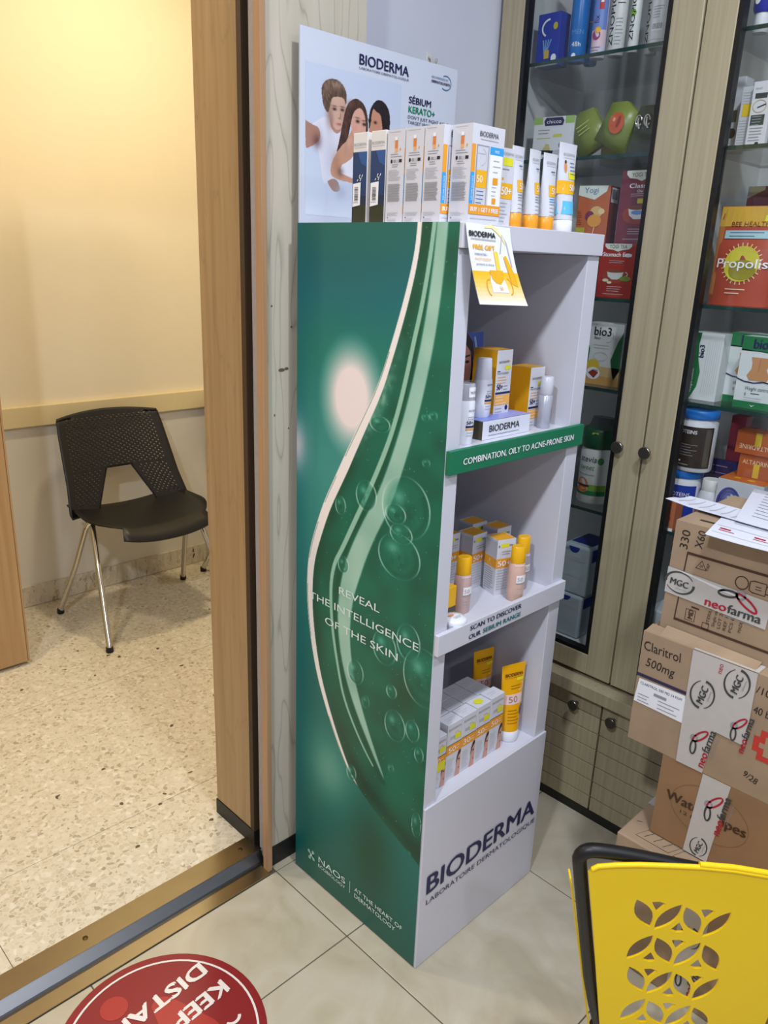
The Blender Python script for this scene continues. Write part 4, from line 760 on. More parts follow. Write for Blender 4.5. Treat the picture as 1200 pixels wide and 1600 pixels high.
# third shelf: tea
IV = M(214, 220, 208, .45, var=0)
def tea(brand, t1, t2, art):
    def f(q, w, h):
        q.poly([(w*.12, h), (w*.12, h*.95), (w*.20, h*.90), (w*.38, h*.885), (w*.5, h*.855), (w*.62, h*.885), (w*.80, h*.90), (w*.88, h*.95), (w*.88, h)], IV); q.text(brand, w*.5, h*.915, .0085, M(60, 40, 36, .5, var=0), w=w*.50, al='c')
        q.text(t1, w*.5, h*.765, .0095, LABELW, w=w*(.55 if t2 else .82), al='c', bold=.0006)
        if t2: q.text(t2, w*.5, h*.705, .0055, LABELW, al='c')
        q.lines(w*.28, w*.75, h*.68, 2, .004, GREYL, .0009); art(q, w, h)
    return f
def cup(colr):
    def a(q, w, h):
        q.rect(w*.46, h*.555, w*.78, h*.62, M(200, 190, 50, .5, var=0), 2) if colr == 1 else q.ell(w*.80, h*.79, w*.10, h*.035, LABELW, 3)
        q.ell(w*.46, h*.40, w*.34, h*.13, M(150, 60, 44, .5, var=0), 2); C = M(216, 222, 226, .4, var=0) if colr else M(200, 204, 196, .4, var=0)
        q.poly([(w*.26, h*.49), (w*.74, h*.49), (w*.70, h*.39), (w*.58, h*.34), (w*.42, h*.34), (w*.30, h*.39)], C, 4); q.ell(w*.5, h*.49, w*.24, h*.024, M(120, 70, 40, .5, var=0), 5); q.arc(w*.77, h*.44, w*.08, h*.04, -1.5, 1.5, .002, C, 4)
        if colr: q.ell(w*.5, h*.43, w*.16, h*.03, M(110, 150, 210, .5, var=0), 5)
        else: q.ell(w*.80, h*.36, w*.16, h*.05, M(120, 140, 50, .5, var=0), 5); q.ell(w*.24, h*.32, w*.09, h*.03, M(220, 210, 180, .5, var=0), 5); q.ell(w*.36, h*.28, w*.07, h*.025, M(220, 210, 180, .5, var=0), 6)
        q.lines(w*.30, w*.72, h*.20, 3, .005, GREYL, .0011); q.lines(w*.2, w*.85, h*.06, 1, .004, GREYL, .0011, ragged=.1)
    return a
def yogi_art(q, w, h):
    q.ell(w*.62, h*.55, w*.20, h*.10, M(214, 176, 110, .5, var=0), 2); q.ell(w*.42, h*.48, w*.14, h*.09, M(120, 40, 80, .5, var=0), 3); q.ell(w*.58, h*.40, w*.22, h*.11, M(220, 150, 60, .5, var=0), 4); q.ell(w*.78, h*.56, w*.10, h*.05, M(230, 200, 150, .5, var=0), 4); q.line([(w*.6, h*.30), (w*.56, h*.16)], .002, M(230, 200, 150, .5, var=0), 3); q.rect(w*.55, h*.02, w*.80, h*.16, M(110, 30, 60, .5, var=0), 3); q.ell(w*.68, h*.07, w*.07, h*.035, LABELW, 4)
    q.rect(0, h*.12, w*.30, h*.28, M(170, 170, 60, .5, var=0), 3); q.rect(0, h*.12, w*.32, h*.17, LABELW, 4); q.lines(w*.02, w*.18, h*.55, 8, .004, M(120, 40, 30, .5, var=0), .0011)
def f_yogi(q, w, h): q.poly([(0, h), (w*.92, h), (w*.88, h*.90), (w*.52, h*.76), (0, h*.84)], IV); q.text('Yogi', w*.18, h*.875, .0125, M(60, 120, 170, .5, var=0), w=w*.44); yogi_art(q, w, h)
cc('dark red tea box mostly hidden under the orange tea box', .763, .2600, S3, .084, .07, .118, M(120, 30, 34, .5), front=tea('YOGI TEA', 'Spice', '', cup(0)), name='tea_box', group='tea boxes')
cc('red tea box reading stomach ease on the third shelf', .760, .1685, S3, .090, .07, .1195, M(158, 44, 34, .45, var=.08, scale=20), front=tea('YOGI TEA', 'Stomach Ease', '', cup(0)), name='tea_box', group='tea boxes')
cc('navy tea box beside the red stomach ease one', .763, .0890, S3, .062, .07, .1195, M(26, 50, 104, .45, var=.08), front=lambda q, w, h: (q.poly([(w*.10, h), (w*.12, h*.93), (w*.3, h*.89), (w*.5, h*.86), (w*.7, h*.89), (w*.9, h)], IV), q.text('8', w*.24, h*.64, .013, LABELW), q.lines(w*.2, w*.6, h*.58, 1, .004, GREYL, .001), q.ell(w*.26, h*.36, .003, .003, LABELW), q.ell(w*.44, h*.36, .0035, .004, LABELW), q.ell(w*.34, h*.26, .006, .006, LABELW), q.ell(w*.3, h*.07, .005, .005, GREYL)), name='tea_box', group='tea boxes')
cc('orange-brown tea box stacked on the left of the third shelf', .764, .2495, S3+.1185, .076, .062, .128, M(184, 96, 56, .45, var=.10, scale=15), front=f_yogi, right=lambda q, d, h: (q.rect(0, 0, d, h, M(128, 40, 40, .45, var=.05)), q.barcode(d*.10, h*.72, d*.85, h*.97)), name='tea_box', group='tea boxes', rz=.20)
cc('wine red chai tea box stacked at the right of the third shelf', .764, .1340, S3+.12, .098, .066, .1545, M(120, 44, 62, .45, var=.12, scale=12), front=tea('YOGI TEA', 'Classic', 'Chai', cup(1)), name='tea_box', group='tea boxes')
# fourth shelf
FG = M(30, 116, 66, .45, var=0)
def f_fibre(q, w, h):
    q.rect(0, 0, w, h*.14, M(206, 160, 90, .5, var=0)); q.rect(0, h*.14, w, h*.30, M(212, 184, 128, .5, var=0)); q.text('bio3', w*.18, h*.80, .0205, INK, w=w*.48, bold=.001); q.text('fiber', w*.19, h*.735, .007, INK); q.arc(w*.58, h*.80, w*.14, h*.10, -1.8, .6, .0009, GREY)
    q.poly([(w, h*.88), (w*.86, h*.70), (w*.72, h*.42), (w*.80, h*.20), (w*.86, h*.10), (w, h*.26)], FG); q.poly([(0, h*.70), (w*.10, h*.58), (w*.08, h*.36), (0, h*.28)], FG); q.lines(w*.2, w*.65, h*.64, 2, .007, GREYL, .0014); q.arc(w*.42, h*.46, w*.20, h*.07, 0, 2*PI, .001, GREYL)
    q.ell(w*.24, h*.32, w*.18, h*.09, M(220, 190, 60, .5, var=0), 2); q.ell(w*.26, h*.18, w*.20, h*.10, LABELW, 3); q.poly([(w*.12, h*.18), (w*.30, h*.10), (w*.42, h*.20), (w*.24, h*.24)], M(150, 50, 40, .5, var=0), 4); q.text('SBA', w*.26, h*.21, .006, INK, L=5)
cc('white and green fibre carton with a red fruit picture on the fourth shelf', .762, .1750, S4, .094, .062, .1465, M(216, 220, 218, .45, var=.02), front=f_fibre, right=lambda q, d, h: (q.rect(0, 0, d, h*.3, M(190, 150, 90, .5, var=0)), q.lines(d*.2, d*.8, h*.7, 8, .008, GREY, .002)))
cc('second green and white carton behind the fibre carton', .835, .1060, S4, .050, .05, .148, M(186, 190, 184, .5), front=lambda q, w, h: (q.rect(w*.4, 0, w, h*.6, M(60, 110, 60, .5, var=0)), q.rect(w*.2, h*.3, w*.8, h*.55, M(190, 200, 120, .5, var=0), 2), q.rect(w*.2, 0, w*.6, h*.22, LABELW, 3), q.lines(w*.2, w*.7, h*.8, 2, .01, INK, .003)))
# fifth shelf
def f_stevia(q): q.text('stevia', -.026, .108, .016, INK, w=.046, shear=.2); q.text('sweet', -.026, .088, .014, M(120, 160, 130, .5, var=0), w=.042, shear=.2); q.ell(.030, .112, .008, .009, M(60, 150, 80, .5, var=0)); q.lines(-.03, .02, .074, 1, .005, GREY, .0014); q.rect(-.05, .022, .05, .034, FG); q.rect(.005, .034, .05, .050, M(120, 170, 60, .5, var=0)); q.ell(-.012, .050, .017, .016, M(216, 140, 80, .5, var=0), 3); q.rect(-.032, .044, .008, .049, M(70, 50, 40, .5, var=0), 4); q.ell(-.012, .036, .016, .008, M(206, 110, 60, .5, var=0), 4)
bottle('sweetener_bottle', 'white bottle with dark green cap on the fifth shelf', 'bottle', (.800, .1760, S5), [(.0400, 0), (.0435, .004), (.0435, .130), (.0400, .142)], [(.0425, .142), (.0440, .145), (.0440, .186), (.0400, .190)], M(222, 226, 222, .35), M(10, 74, 46, .4), f_stevia, rz=R9, n=56, cprints=lambda q: q.poly([(.0, .178), (.018, .180), (.016, .184), (.002, .183)], M(190, 200, 60, .5, var=0)))
bottle('blue_bottle', 'light blue bottle half hidden behind the green capped one', 'bottle', (.842, .1260, S5), [(.0220, 0), (.0240, .003), (.0240, .100), (.015, .112)], [(.0165, .112), (.0165, .142), (.014, .144)], M(70, 140, 196, .3), M(50, 120, 190, .35), lambda q: (q.rect(-.024, .035, .024, .085, M(176, 206, 224, .4, var=0)), q.text('ofle', -.014, .060, .012, NAVY, L=3), q.lines(-.014, .016, .05, 2, .006, NAVY, .0016, L=3)), rz=R9)
t = thing('plastic_bag', 'crumpled grey plastic bag lying deep on the fifth shelf', 'bag', (.955, .255, S5))
m = MB(); rr = random.Random(3); m.loft([[((.075-.02*k)*(1+.25*rr.random())*math.cos(2*PI*i/14), (.09-.02*k)*(1+.3*rr.random())*math.sin(2*PI*i/14), .062*k) for i in range(14)] for k in range(4)], M(112, 116, 120, .3, var=.15), True); m.build('crumpled_sheet', t)
# lowest shelf: packs
def f_pack(q, w, h):
    q.poly([(w*.42+w*.20*math.cos(a), h*.965+h*.12*math.sin(a)) for a in [PI+PI*k/10 for k in range(11)]], M(30, 50, 140, .4, var=0)); q.ell(w*.18, h*.90, w*.10, h*.025, GREY); q.lines(w*.15, w*.85, h*.70, 1, .01, GREYL, .001, ragged=0); q.lines(w*.15, w*.85, h*.36, 1, .01, GREYL, .001, ragged=0); q.rect(w*.45, h*.76, w*.72, h*.80, M(180, 200, 190, .5, var=0))
PKW = M(176, 190, 198, .35, var=.05, scale=14); BLU = M(28, 52, 140, .4)
def pack(label, xf, yc, z, w, d, h): return cc(label, xf, yc, z, w, d, h, PKW, front=f_pack, top=lambda q, a, b: q.rect(a*.1, b*.2, a*.9, b*.9, BLU), right=lambda q, a, b: q.rect(a*.1, b*.7, a*.9, b*.95, BLU), name='hygiene_pack', cat='pack', group='blue and white packs at the cabinet bottom', bevel=.006)
pack('lower blue and white pack on the cabinet floor', .735, .1790, S6, .084, .13, .118); pack('upper blue and white pack stacked on the lower one', .742, .1720, S6+.1185, .080, .12, .135)
cc('dim white pack standing to the right of the stacked blue packs', .795, .0950, S6, .044, .10, .130, M(150, 160, 166, .4, var=.06), front=lambda q, w, h: (q.rect(0, 0, w, h*.12, BLU), q.ell(w*.5, h*.5, w*.36, h*.3, GREYL)), name='hygiene_pack', cat='pack', bevel=.005)
cc('dim white pack lying above the right hand pack', .795, .0900, S6+.1305, .044, .10, .125, M(142, 152, 160, .4, var=.06), front=lambda q, w, h: (q.rect(0, h*.8, w, h, BLU), q.ell(w*.5, h*.4, w*.34, h*.3, GREYL)), name='hygiene_pack', cat='pack', bevel=.005)
# right bay
for yc, x, lab in ((-.068, .785, 'left deep blue bottle on its white cap, top shelf behind the right door'), (-.112, .79, 'right deep blue bottle on its white cap, top shelf behind the right door')):
    t = thing('upturned_bottle', lab, 'bottle', (x, yc, S1), R9, 'blue bottles standing on their caps')
    m = MB(); m.lathe([(.0135, 0), (.0145, .002), (.0140, .034)], WCAP, n=20); m.build('cap', t)
    m = MB(); m.lathe([(.016, .034), (.0200, .042), (.0205, .15), (.014, .165)], M(40, 52, 168, .3, var=.1), n=20); q = P(m, cyl_map(lambda b: .0203), 6); q.ell(-.006, .055, .006, .008, LABELW); q.ell(.006, .08, .002, .002, LABELW); m.build('bottle_body', t)
GC = M(196, 200, 208, .45, var=.02)
def f_serum(q, w, h): q.text('SERUM', w*.14, h*.88, .003, GREY); q.rect(w*.16, h*.74, w*.78, h*.82, M(40, 56, 60, .5, var=0)); q.arc(w*.46, h*.62, w*.34, h*.095, 0, 2*PI, .0012, M(200, 160, 90, .5, var=0)); q.line([(w*.36, h*.60), (w*.78, h*.645)], .002, INK, 3); q.rect(w*.10, h*.33, w*.80, h*.49, M(40, 66, 66, .5, var=0)); q.lines(w*.18, w*.72, h*.46, 4, .005, GREYL, .0008, L=3); q.lines(w*.14, w*.8, h*.28, 5, .0055, GREY, .0014); q.ell(w*.6, h*.05, w*.10, h*.02, INK)
cc('narrow white carton at the left end of the second shelf behind the right door', .806, -.0330, S2, .027, .04, .140, GC, front=lambda q, w, h: (q.rect(w*.2, h*.40, w*.7, h*.56, M(50, 60, 60, .5, var=0)), q.ell(w*.5, h*.25, w*.3, h*.07, INK)), name='serum_carton')
cc('white carton with a yellow square sticker behind the right door', .772, -.0705, S2, .025, .04, .113, GC, front=lambda q, w, h: (q.rect(w*.2, h*.52, w*.85, h*.72, M(222, 190, 40, .5, var=0)), q.lines(w*.1, w*.9, h*.9, 5, .005, GREYL, .001), q.lines(w*.1, w*.9, h*.45, 10, .005, GREYL, .001)), name='serum_carton')
cc('white carton with dark label blocks and a round emblem behind the right door', .757, -.1040, S2, .038, .04, .117, M(214, 216, 222, .45), front=f_serum, name='serum_carton')
cc('white carton with a pink emblem at the right edge of the second shelf', .768, -.1420, S2, .032, .04, .113, M(210, 212, 218, .45), front=lambda q, w, h: (q.rect(w*.1, h*.58, w*.9, h*.78, M(210, 170, 40, .5, var=0)), q.rect(w*.1, h*.44, w*.9, h*.56, M(60, 66, 66, .5, var=0)), q.arc(w*.45, h*.28, w*.34, h*.12, 0, 2*PI, .0012, M(214, 120, 110, .5, var=0)), q.rect(w*.2, h*.02, w*.7, h*.10, INK)), name='serum_carton')
t = thing('propolis_pouch', 'orange and red stand-up pouch with a yellow ball behind the right door', 'pouch', (.790, -.1120, S3), R9)
m = MB(); n = 8; hw = .066; FO = M(176, 74, 54, .35, var=.25, scale=14, name='orange_foil')
rings = []
for k in range(9):
    z = .198*k/8; d = .026*(1-(k/8)**2)+.0008
    rings.append([(hw*(1-.02*math.sin(PI*k/8))*math.cos(a)*1.0, -d*math.sin(a) if True else 0, z) for a in [2*PI*i/24 for i in range(24)]])
m.loft([r[::-1] for r in rings], FO)
def pf(a, b, h): k = b/.198; d = .026*(1-k*k)+.0008; return (a, -d*math.sqrt(max(0, 1-(a/hw)**2))-.0006-h, b)
q = P(m, pf, 10); q.rect(-.064, .158, .062, .197, M(206, 162, 60, .4, var=.12, scale=20)); q.rect(-.064, .02, -.05, .158, M(190, 120, 60, .4, var=.1)); q.text('BEE HEALTH', -.036, .158, .0095, M(110, 40, 30, .5, var=0), w=.078, L=4); q.rect(-.046, .134, .052, .150, M(170, 206, 214, .4, var=0), 4); q.lines(-.036, .044, .145, 2, .007, M(70, 90, 110, .5, var=0), .0014, L=6)
q.rect(.030, .168, .050, .180, STICKY, 4)
for k in range(26):
    a = 2*PI*k/26; q.line([(.002+.034*math.cos(a), .084+.034*math.sin(a)), (.002+.042*math.cos(a), .084+.042*math.sin(a))], .0022, M(232, 196, 140, .4, var=0), 3)
q.ell(.002, .084, .036, .0355, M(206, 196, 60, .35, var=.12), 5, 30); q.ell(.006, .072, .028, .020, M(150, 140, 44, .35, var=.1), 6, 24); q.text('Propolis', -.050, .076, .019, LABELW, w=.104, L=9, bold=.0006); q.lines(-.022, .02, .032, 2, .008, M(240, 210, 180, .5, var=0), .002, L=4)
m.build('foil_bag', t)
cc('bright green carton cut by the right edge of the photo, beside the pouch', .790, -.2200, S3, .072, .05, .130, M(110, 186, 50, .45, var=.05), front=lambda q, w, h: (q.text('Bio', w*.12, h*.46, .013, M(20, 80, 30, .5, var=0)), q.poly([(w*.08, h*.28), (w*.22, h*.32), (w*.26, h*.24), (w*.12, h*.2)], M(140, 90, 50, .5, var=0)), q.lines(w*.1, w*.8, h*.06, 1, .004, M(60, 120, 30, .5, var=0), .001)))
cc('dark red carton peeking over the pouch on the third shelf', .890, -.0830, S3, .06, .06, .245, M(104, 36, 44, .5), front=lambda q, w, h: (q.poly([(0, h*.90), (w*.6, h*.97), (w*.6, h), (0, h)], M(170, 160, 130, .5, var=0)), q.text('tea', w*.1, h*.8, .01, GREYL)))
cc('dark green carton behind the pouch at the photo edge', .890, -.1700, S3, .10, .06, .236, M(30, 58, 44, .5), front=lambda q, w, h: q.line([(w*.4, h*.94), (w*.7, h*.96), (w*.95, h*.94)], .006, GREYL))
WG = M(216, 222, 222, .45, var=.015)
def f_weight(q, w, h):
    q.rect(0, h*.80, w, h, FG); q.poly([(0, h*.80)]+[(w*k/10, h*(.80-.07*math.sin(PI*k/10)*0+.02*math.cos(PI*k/10))) for k in range(11)]+[(w, h*.80)], FG, 1); q.text('bio3', w*.30, h*.84, .0205, NAVY, w=w*.50, bold=.002, L=3)
    S = M(196, 140, 92, .45, var=.03); q.poly([(w*.30, h*.72), (w*.80, h*.72), (w*.76, h*.62), (w*.72, h*.56), (w*.82, h*.46), (w*.76, h*.40), (w*.32, h*.40), (w*.24, h*.46), (w*.34, h*.56), (w*.34, h*.64)], S, 3); q.line([(w*.53, h*.70), (w*.52, h*.52)], .001, M(160, 104, 66, .5, var=0), 4)
    q.line([(0, h*.41), (w*.2, h*.375), (w*.45, h*.365), (w*.7, h*.39), (w, h*.37)], .0026, NAVY, 4); q.text('Weight control', w*.24, h*.26, .008, M(50, 60, 70, .5, var=0), w=w*.64, shear=.2); q.ell(w*.28, h*.20, .002, .004, GREY); q.lines(w*.42, w*.7, h*.21, 1, .004, INK, .0016); q.lines(w*.25, w*.9, h*.15, 2, .005, GREYL, .001); q.rect(0, 0, w, h*.10, FG); q.poly([(w*.44, h*.06), (w*.5, h*.045), (w*.58, h*.06), (w*.5, h*.03)], LABELW, 3)
def f_wside(q, w, h):
    q.poly([(0, 0), (w*.22, 0), (w*.40, h*.2), (w*.44, h*.42), (w*.34, h*.62), (w*.30, h*.82), (w*.34, h), (0, h)], FG); q.rect(0, h*.10, w*.16, h*.66, LABELW, 2); q.text('bio3', w*.48, h*.64, .0115, NAVY, rot=90, w=h*.18, bold=.0012); q.text('Weight control', w*.26, h*.10, .007, LABELW, rot=90, w=h*.36, L=3)
    for k in range(7): q.line([(w*(.55+.06*k), h*.1), (w*(.55+.06*k)+.002, h*.9)], .0007, GREYL)
GRP = 'green and white weight control cartons'
cc('weight control carton turned sideways at the left of the fourth shelf', .766, -.0690, S4, .076, .08, .145, WG, front=f_wside, name='slimming_carton', group=GRP)
cc('middle weight control carton showing a waist, partly covered', .804, -.1450, S4, .078, .05, .150, WG, front=f_weight, name='slimming_carton', group=GRP)
cc('front weight control carton showing a waist, at the photo edge', .752, -.1920, S4, .080, .045, .148, WG, front=f_weight, name='slimming_carton', group=GRP)
def jar(label, loc, r, h, mat, pr, lid=M(30, 116, 206, .4, name='blue_lid')):
    return bottle('protein_jar', label, 'jar', loc, [(r*.94, 0), (r, .004), (r, h*.80), (r*.92, h*.84), (r*.92, h*.86)], [(r*.97, h*.86), (r*1.0, h*.87), (r*1.0, h*.985), (r*.95, h)], mat, lid, pr, rz=R9, n=56, capname='lid', group='stacked protein jars')
PWJ = M(220, 222, 228, .35)
jar('lower blue and white jar under the brown one on the fifth shelf', (.803, -.0540, S5), .037, .135, PWJ, lambda q: (q.rect(-.045, .02, .045, .10, M(30, 60, 160, .4, var=0)), q.text('PROTEINS', -.022, .074, .0095, LABELW, w=.052, L=3)))
jar('brown labelled jar with blue lid stacked on a smaller jar', (.803, -.0660, S5+.1353), .042, .140, PWJ, lambda q: (q.rect(-.055, .010, .055, .104, M(52, 40, 32, .4, var=.05)), q.text('PROTEINS', -.034, .088, .0085, LABELW, w=.050, L=3, bold=.0008), q.lines(-.03, .022, .062, 5, .006, GREY, .0011, L=3), q.rect(-.03, .022, -.012, .026, LABELW, 3), q.lines(-.03, .02, .016, 1, .005, GREYL, .0011, L=3), q.rect(.036, .014, .050, .10, M(84, 78, 66, .5, var=0), 3)))
cc('red tube carton standing behind the brown jar', .904, -.1150, S5, .034, .034, .255, M(150, 44, 66, .45), front=lambda q, w, h: (q.rect(0, h*.02, w, h*.2, M(180, 90, 90, .5, var=0)), q.ell(w*.5, h*.3, w*.3, h*.03, GREYL)))
cc('purple carton with white list lines on the fifth shelf', .884, -.1380, S5, .150, .015, .150, M(58, 50, 116, .4, var=.06), front=lambda q, w, h: ([q.lines(w*.16, w*.42, h*(.90-.11*k), 1, .004, M(190, 180, 210, .5, var=0), .0016) for k in range(5)], [q.ell(w*.13, h*(.905-.11*k), .0012, .0012, LABELW) for k in range(5)], q.line([(w*.46, h*.35), (w*.48, h*.85), (w*.52, h*.92), (w*.88, h*.92), (w*.92, h*.86), (w*.90, h*.3)], .0012, M(120, 110, 170, .5, var=0))))
bottle('vitamin_jar', 'small white screw-top jar with a red label in front of the purple carton', 'jar', (.792, -.1220, S5), [(.0240, 0), (.0262, .003), (.0262, .082), (.020, .098)], [(.0200, .098), (.0205, .100), (.0205, .122), (.019, .124)], PWJ, M(224, 226, 224, .4), lambda q: q.rect(-.032, .012, .032, .070, M(190, 90, 100, .4, var=0)), rz=R9, capname='lid')
OB = M(206, 110, 44, .45, var=.05); SIL = M(206, 210, 216, .4)
def f_swirl(q, w, h):
    for k in range(4): q.arc(w*.30, h*.60, w*(.24-.045*k), h*(.26-.05*k), .4+.5*k, 4.6+.4*k, .006, M(60+24*k, 70+22*k, 150+12*k, .45, var=0))
    q.ell(w*.34, h*.52, w*.09, h*.1, M(150, 156, 200, .45, var=0)); q.lines(w*.6, w*.9, h*.3, 2, .008, GREYL, .0014)
cc('silver and orange carton with a blue swirl on the fifth shelf', .765, -.1950, S5, .100, .115, .138, SIL, front=f_swirl, top=lambda q, w, d: (q.rect(0, 0, w, d, OB), q.ell(w*.3, d*.25, .008, .006, AMBER, 3), q.ell(w*.62, d*.22, .009, .007, AMBER, 3), q.ell(w*.52, d*.5, .007, .006, AMBER, 3)), name='swirl_carton')
def f_alt(up):
    def f(q, w, h):
        q.text('ALTADRINE', w*(.9 if up else .1), h*(.42 if up else .58), .0105, M(240, 214, 180, .5, var=0), w=w*.80, rot=180 if up else 0); q.rect(w*.48, h*.40, w*.64, h*.98, M(226, 190, 40, .5, var=0), 4) if up else q.rect(w*.42, h*.05, w*.58, h*.62, M(226, 190, 40, .5, var=0), 4)
    return f
cc('lower orange carton with a yellow strip stacked on the swirl carton', .812, -.2050, S5+.1385, .080, .05, .054, M(184, 92, 40, .45, var=.05), front=f_alt(False), name='orange_carton', group='stacked orange cartons')
cc('upper orange carton lying upside down on the lower orange one', .806, -.1960, S5+.193, .084, .055, .050, M(186, 90, 36, .45, var=.05), front=f_alt(True), name='orange_carton', group='stacked orange cartons')
cc('small red and white carton at the bottom left behind the right door', .722, -.0560, S5, .044, .04, .072, M(186, 110, 70, .45, var=.15, scale=40), front=lambda q, w, h: (q.rect(0, h*.08, w*.6, h*.38, M(44, 50, 110, .5, var=0)), q.rect(0, 0, w, h*.10, LABELW, 2), q.rect(w*.05, h*.42, w*.3, h*.66, AMBER), q.ell(w*.72, h*.42, w*.1, h*.1, RED, 3)))
cc('grey and white pack with red bands on the cabinet floor behind the right door', .742, -.0620, S6, .046, .10, .155, M(182, 186, 190, .4, var=.05), front=lambda q, w, h: (q.rect(0, h*.64, w, h*.72, RED), q.poly([(0, 0), (w*.8, 0), (0, h*.28)], M(180, 70, 70, .5, var=0))), name='hygiene_pack', cat='pack', bevel=.004)
cc('wide white carton on the cabinet floor, mostly behind the parcels', .765, -.1700, S6, .15, .10, .150, M(176, 180, 184, .45))

# ------------------------------------------------------------ parcels on the floor
TAPE = M(196, 190, 184, .35, var=.06, scale=50, name='printed_tape'); TINK = M(64, 66, 66, .5, var=0); CRIM = M(176, 24, 48, .5, var=0); BRN = M(70, 44, 28, .6, var=0); VIO = M(44, 40, 74, .5, var=0)
def mgc(q, a, b, s, rot=0, L=4):
    c, sn = math.cos(math.radians(rot)), math.sin(math.radians(rot)); g = lambda x, y: (a+(x*c-y*sn)*s, b+(x*sn+y*c)*s)
    for t0, t1 in ((.55, 3.3), (3.7, 6.4)):
        k = [t0+(t1-t0)*i/14 for i in range(15)]; q.line([g(.95*math.cos(t), .72*math.sin(t)) for t in k], [s*(.04+.13*i/14) for i in range(15)], TINK, L)
    x, y = g(-.62, -.22); q.text('MGC', x, y, .44*s, TINK, w=1.2*s, rot=rot, L=L+1, bold=.05*s)
    x, y = g(-.2, -.46); q.text('pharma', x, y, .12*s, GREY, w=.7*s, rot=rot, L=L+1)
def neo(q, a, b, s, rot=0, L=4):
    c, sn = math.cos(math.radians(rot)), math.sin(math.radians(rot)); g = lambda x, y: (a+(x*c-y*sn)*s, b+(x*sn+y*c)*s)
    for (ex, ey, rx, ry, an, m) in ((.9, .62, .42, .15, .15, TINK), (1.75, .45, .55, .17, -.55, CRIM), (1.45, .72, .19, .18, 0, GREY)):
        q.line([g(ex+rx*math.cos(t)*math.cos(an)-ry*math.sin(t)*math.sin(an), ey+rx*math.cos(t)*math.sin(an)+ry*math.sin(t)*math.cos(an)) for t in [2*PI*i/18 for i in range(18)]], .10*s, m, L, closed=True)
    x, y = g(0, -.25); q.text('neo', x, y, .42*s, CRIM, w=.95*s, rot=rot, L=L+1, bold=.04*s); x, y = g(1.02, -.25); q.text('farma', x, y, .42*s, TINK, w=1.45*s, rot=rot, L=L+1, bold=.04*s); x, y = g(.95, -.48); q.text('PHARMACEUTICALS', x, y, .10*s, GREY, w=1.3*s, rot=rot, L=L+1)
def parcel(label, xf, yl, z, w, d, h, mat, draw, tapes):
    """cardboard parcel: left end at y = yl, running towards -Y, face at x = xf; tapes are child strips"""
    t = thing('cardboard_box', label, 'box', (xf, yl-w/2, z), R9, 'parcels stacked before the cabinet')
    m = MB(); m.box(-w/2, w/2, 0, d, 0, h, mat); q = P(m, flat((-w/2, 0, 0), (1, 0, 0), (0, 0, 1), (0, -1, 0))); qt = P(m, flat((-w/2, 0, h), (1, 0, 0), (0, 1, 0), (0, 0, 1)))
    draw(q, qt, w, h, d); m.build('carton_body', t, bevel=.003)
    for fn in tapes:
        m = MB(); q = P(m, flat((-w/2, -.0006, 0), (1, 0, 0), (0, 0, 1), (0, -1, 0))); fn(q, P(m, flat((-w/2, 0, h+.0006), (1, 0, 0), (0, 1, 0), (0, 0, 1)))); m.build('packing_tape', t)
    return t
# bottom parcel
def d_bot(q, qt, w, h, d):
    qt.line([(.03, .02), (.10, .02), (.115, .06), (.045, .06)], .0012, BRN, 2, True)
    for k in range(3): qt.line([(.045+.02*k, .028), (.055+.02*k, .05)], .0012, BRN)
    qt.line([(.012, .06), (.02, .066)], .0014, BRN); qt.line([(.11, .02), (.16, .02), (.175, .05), (.12, .05)], .0012, BRN, 2, True)
parcel('lowest wide parcel on the tiled floor behind the yellow basket', .335, -.2345, 0, .42, .32, .3015, KRAFT, d_bot, [lambda q, qt: (qt.rect(-.001, .13, .10, .18, TAPE), neo(qt, .012, .150, .022, 0)), lambda q, qt: (q.rect(.150, .0, .205, .3015, TAPE), mgc(q, .178, .165, .026, 80, 4), neo(q, .190, .02, .036, 84, 4))])
def d_wat(q, qt, w, h, d):
    L_ = [(.105+.075*math.cos(2*PI*k/40), .100+.055*math.sin(2*PI*k/40)) for k in range(40)]; q.line(L_, .001, M(130, 96, 62, .7, var=0), 1, True)
    q.text('WaterWipes', .0205, .093, .0215, BRN, w=.155, bold=.002); q.text('12 PACKS', .052, .076, .0075, BRN, w=.075)
parcel('brown parcel with bold lettering, second from the floor', .385, -.2800, .3046, .34, .28, .1825, KRAFT2, d_wat, [lambda q, qt: (q.poly([(.0705, 0), (.118, 0), (.1345, .1825), (.0815, .1825)], TAPE, 3), neo(q, .122, .070, .036, 84, 5), mgc(q, .0985, .0245, .022, 78, 5))])
HAND = M(34, 28, 26, .6, var=0)
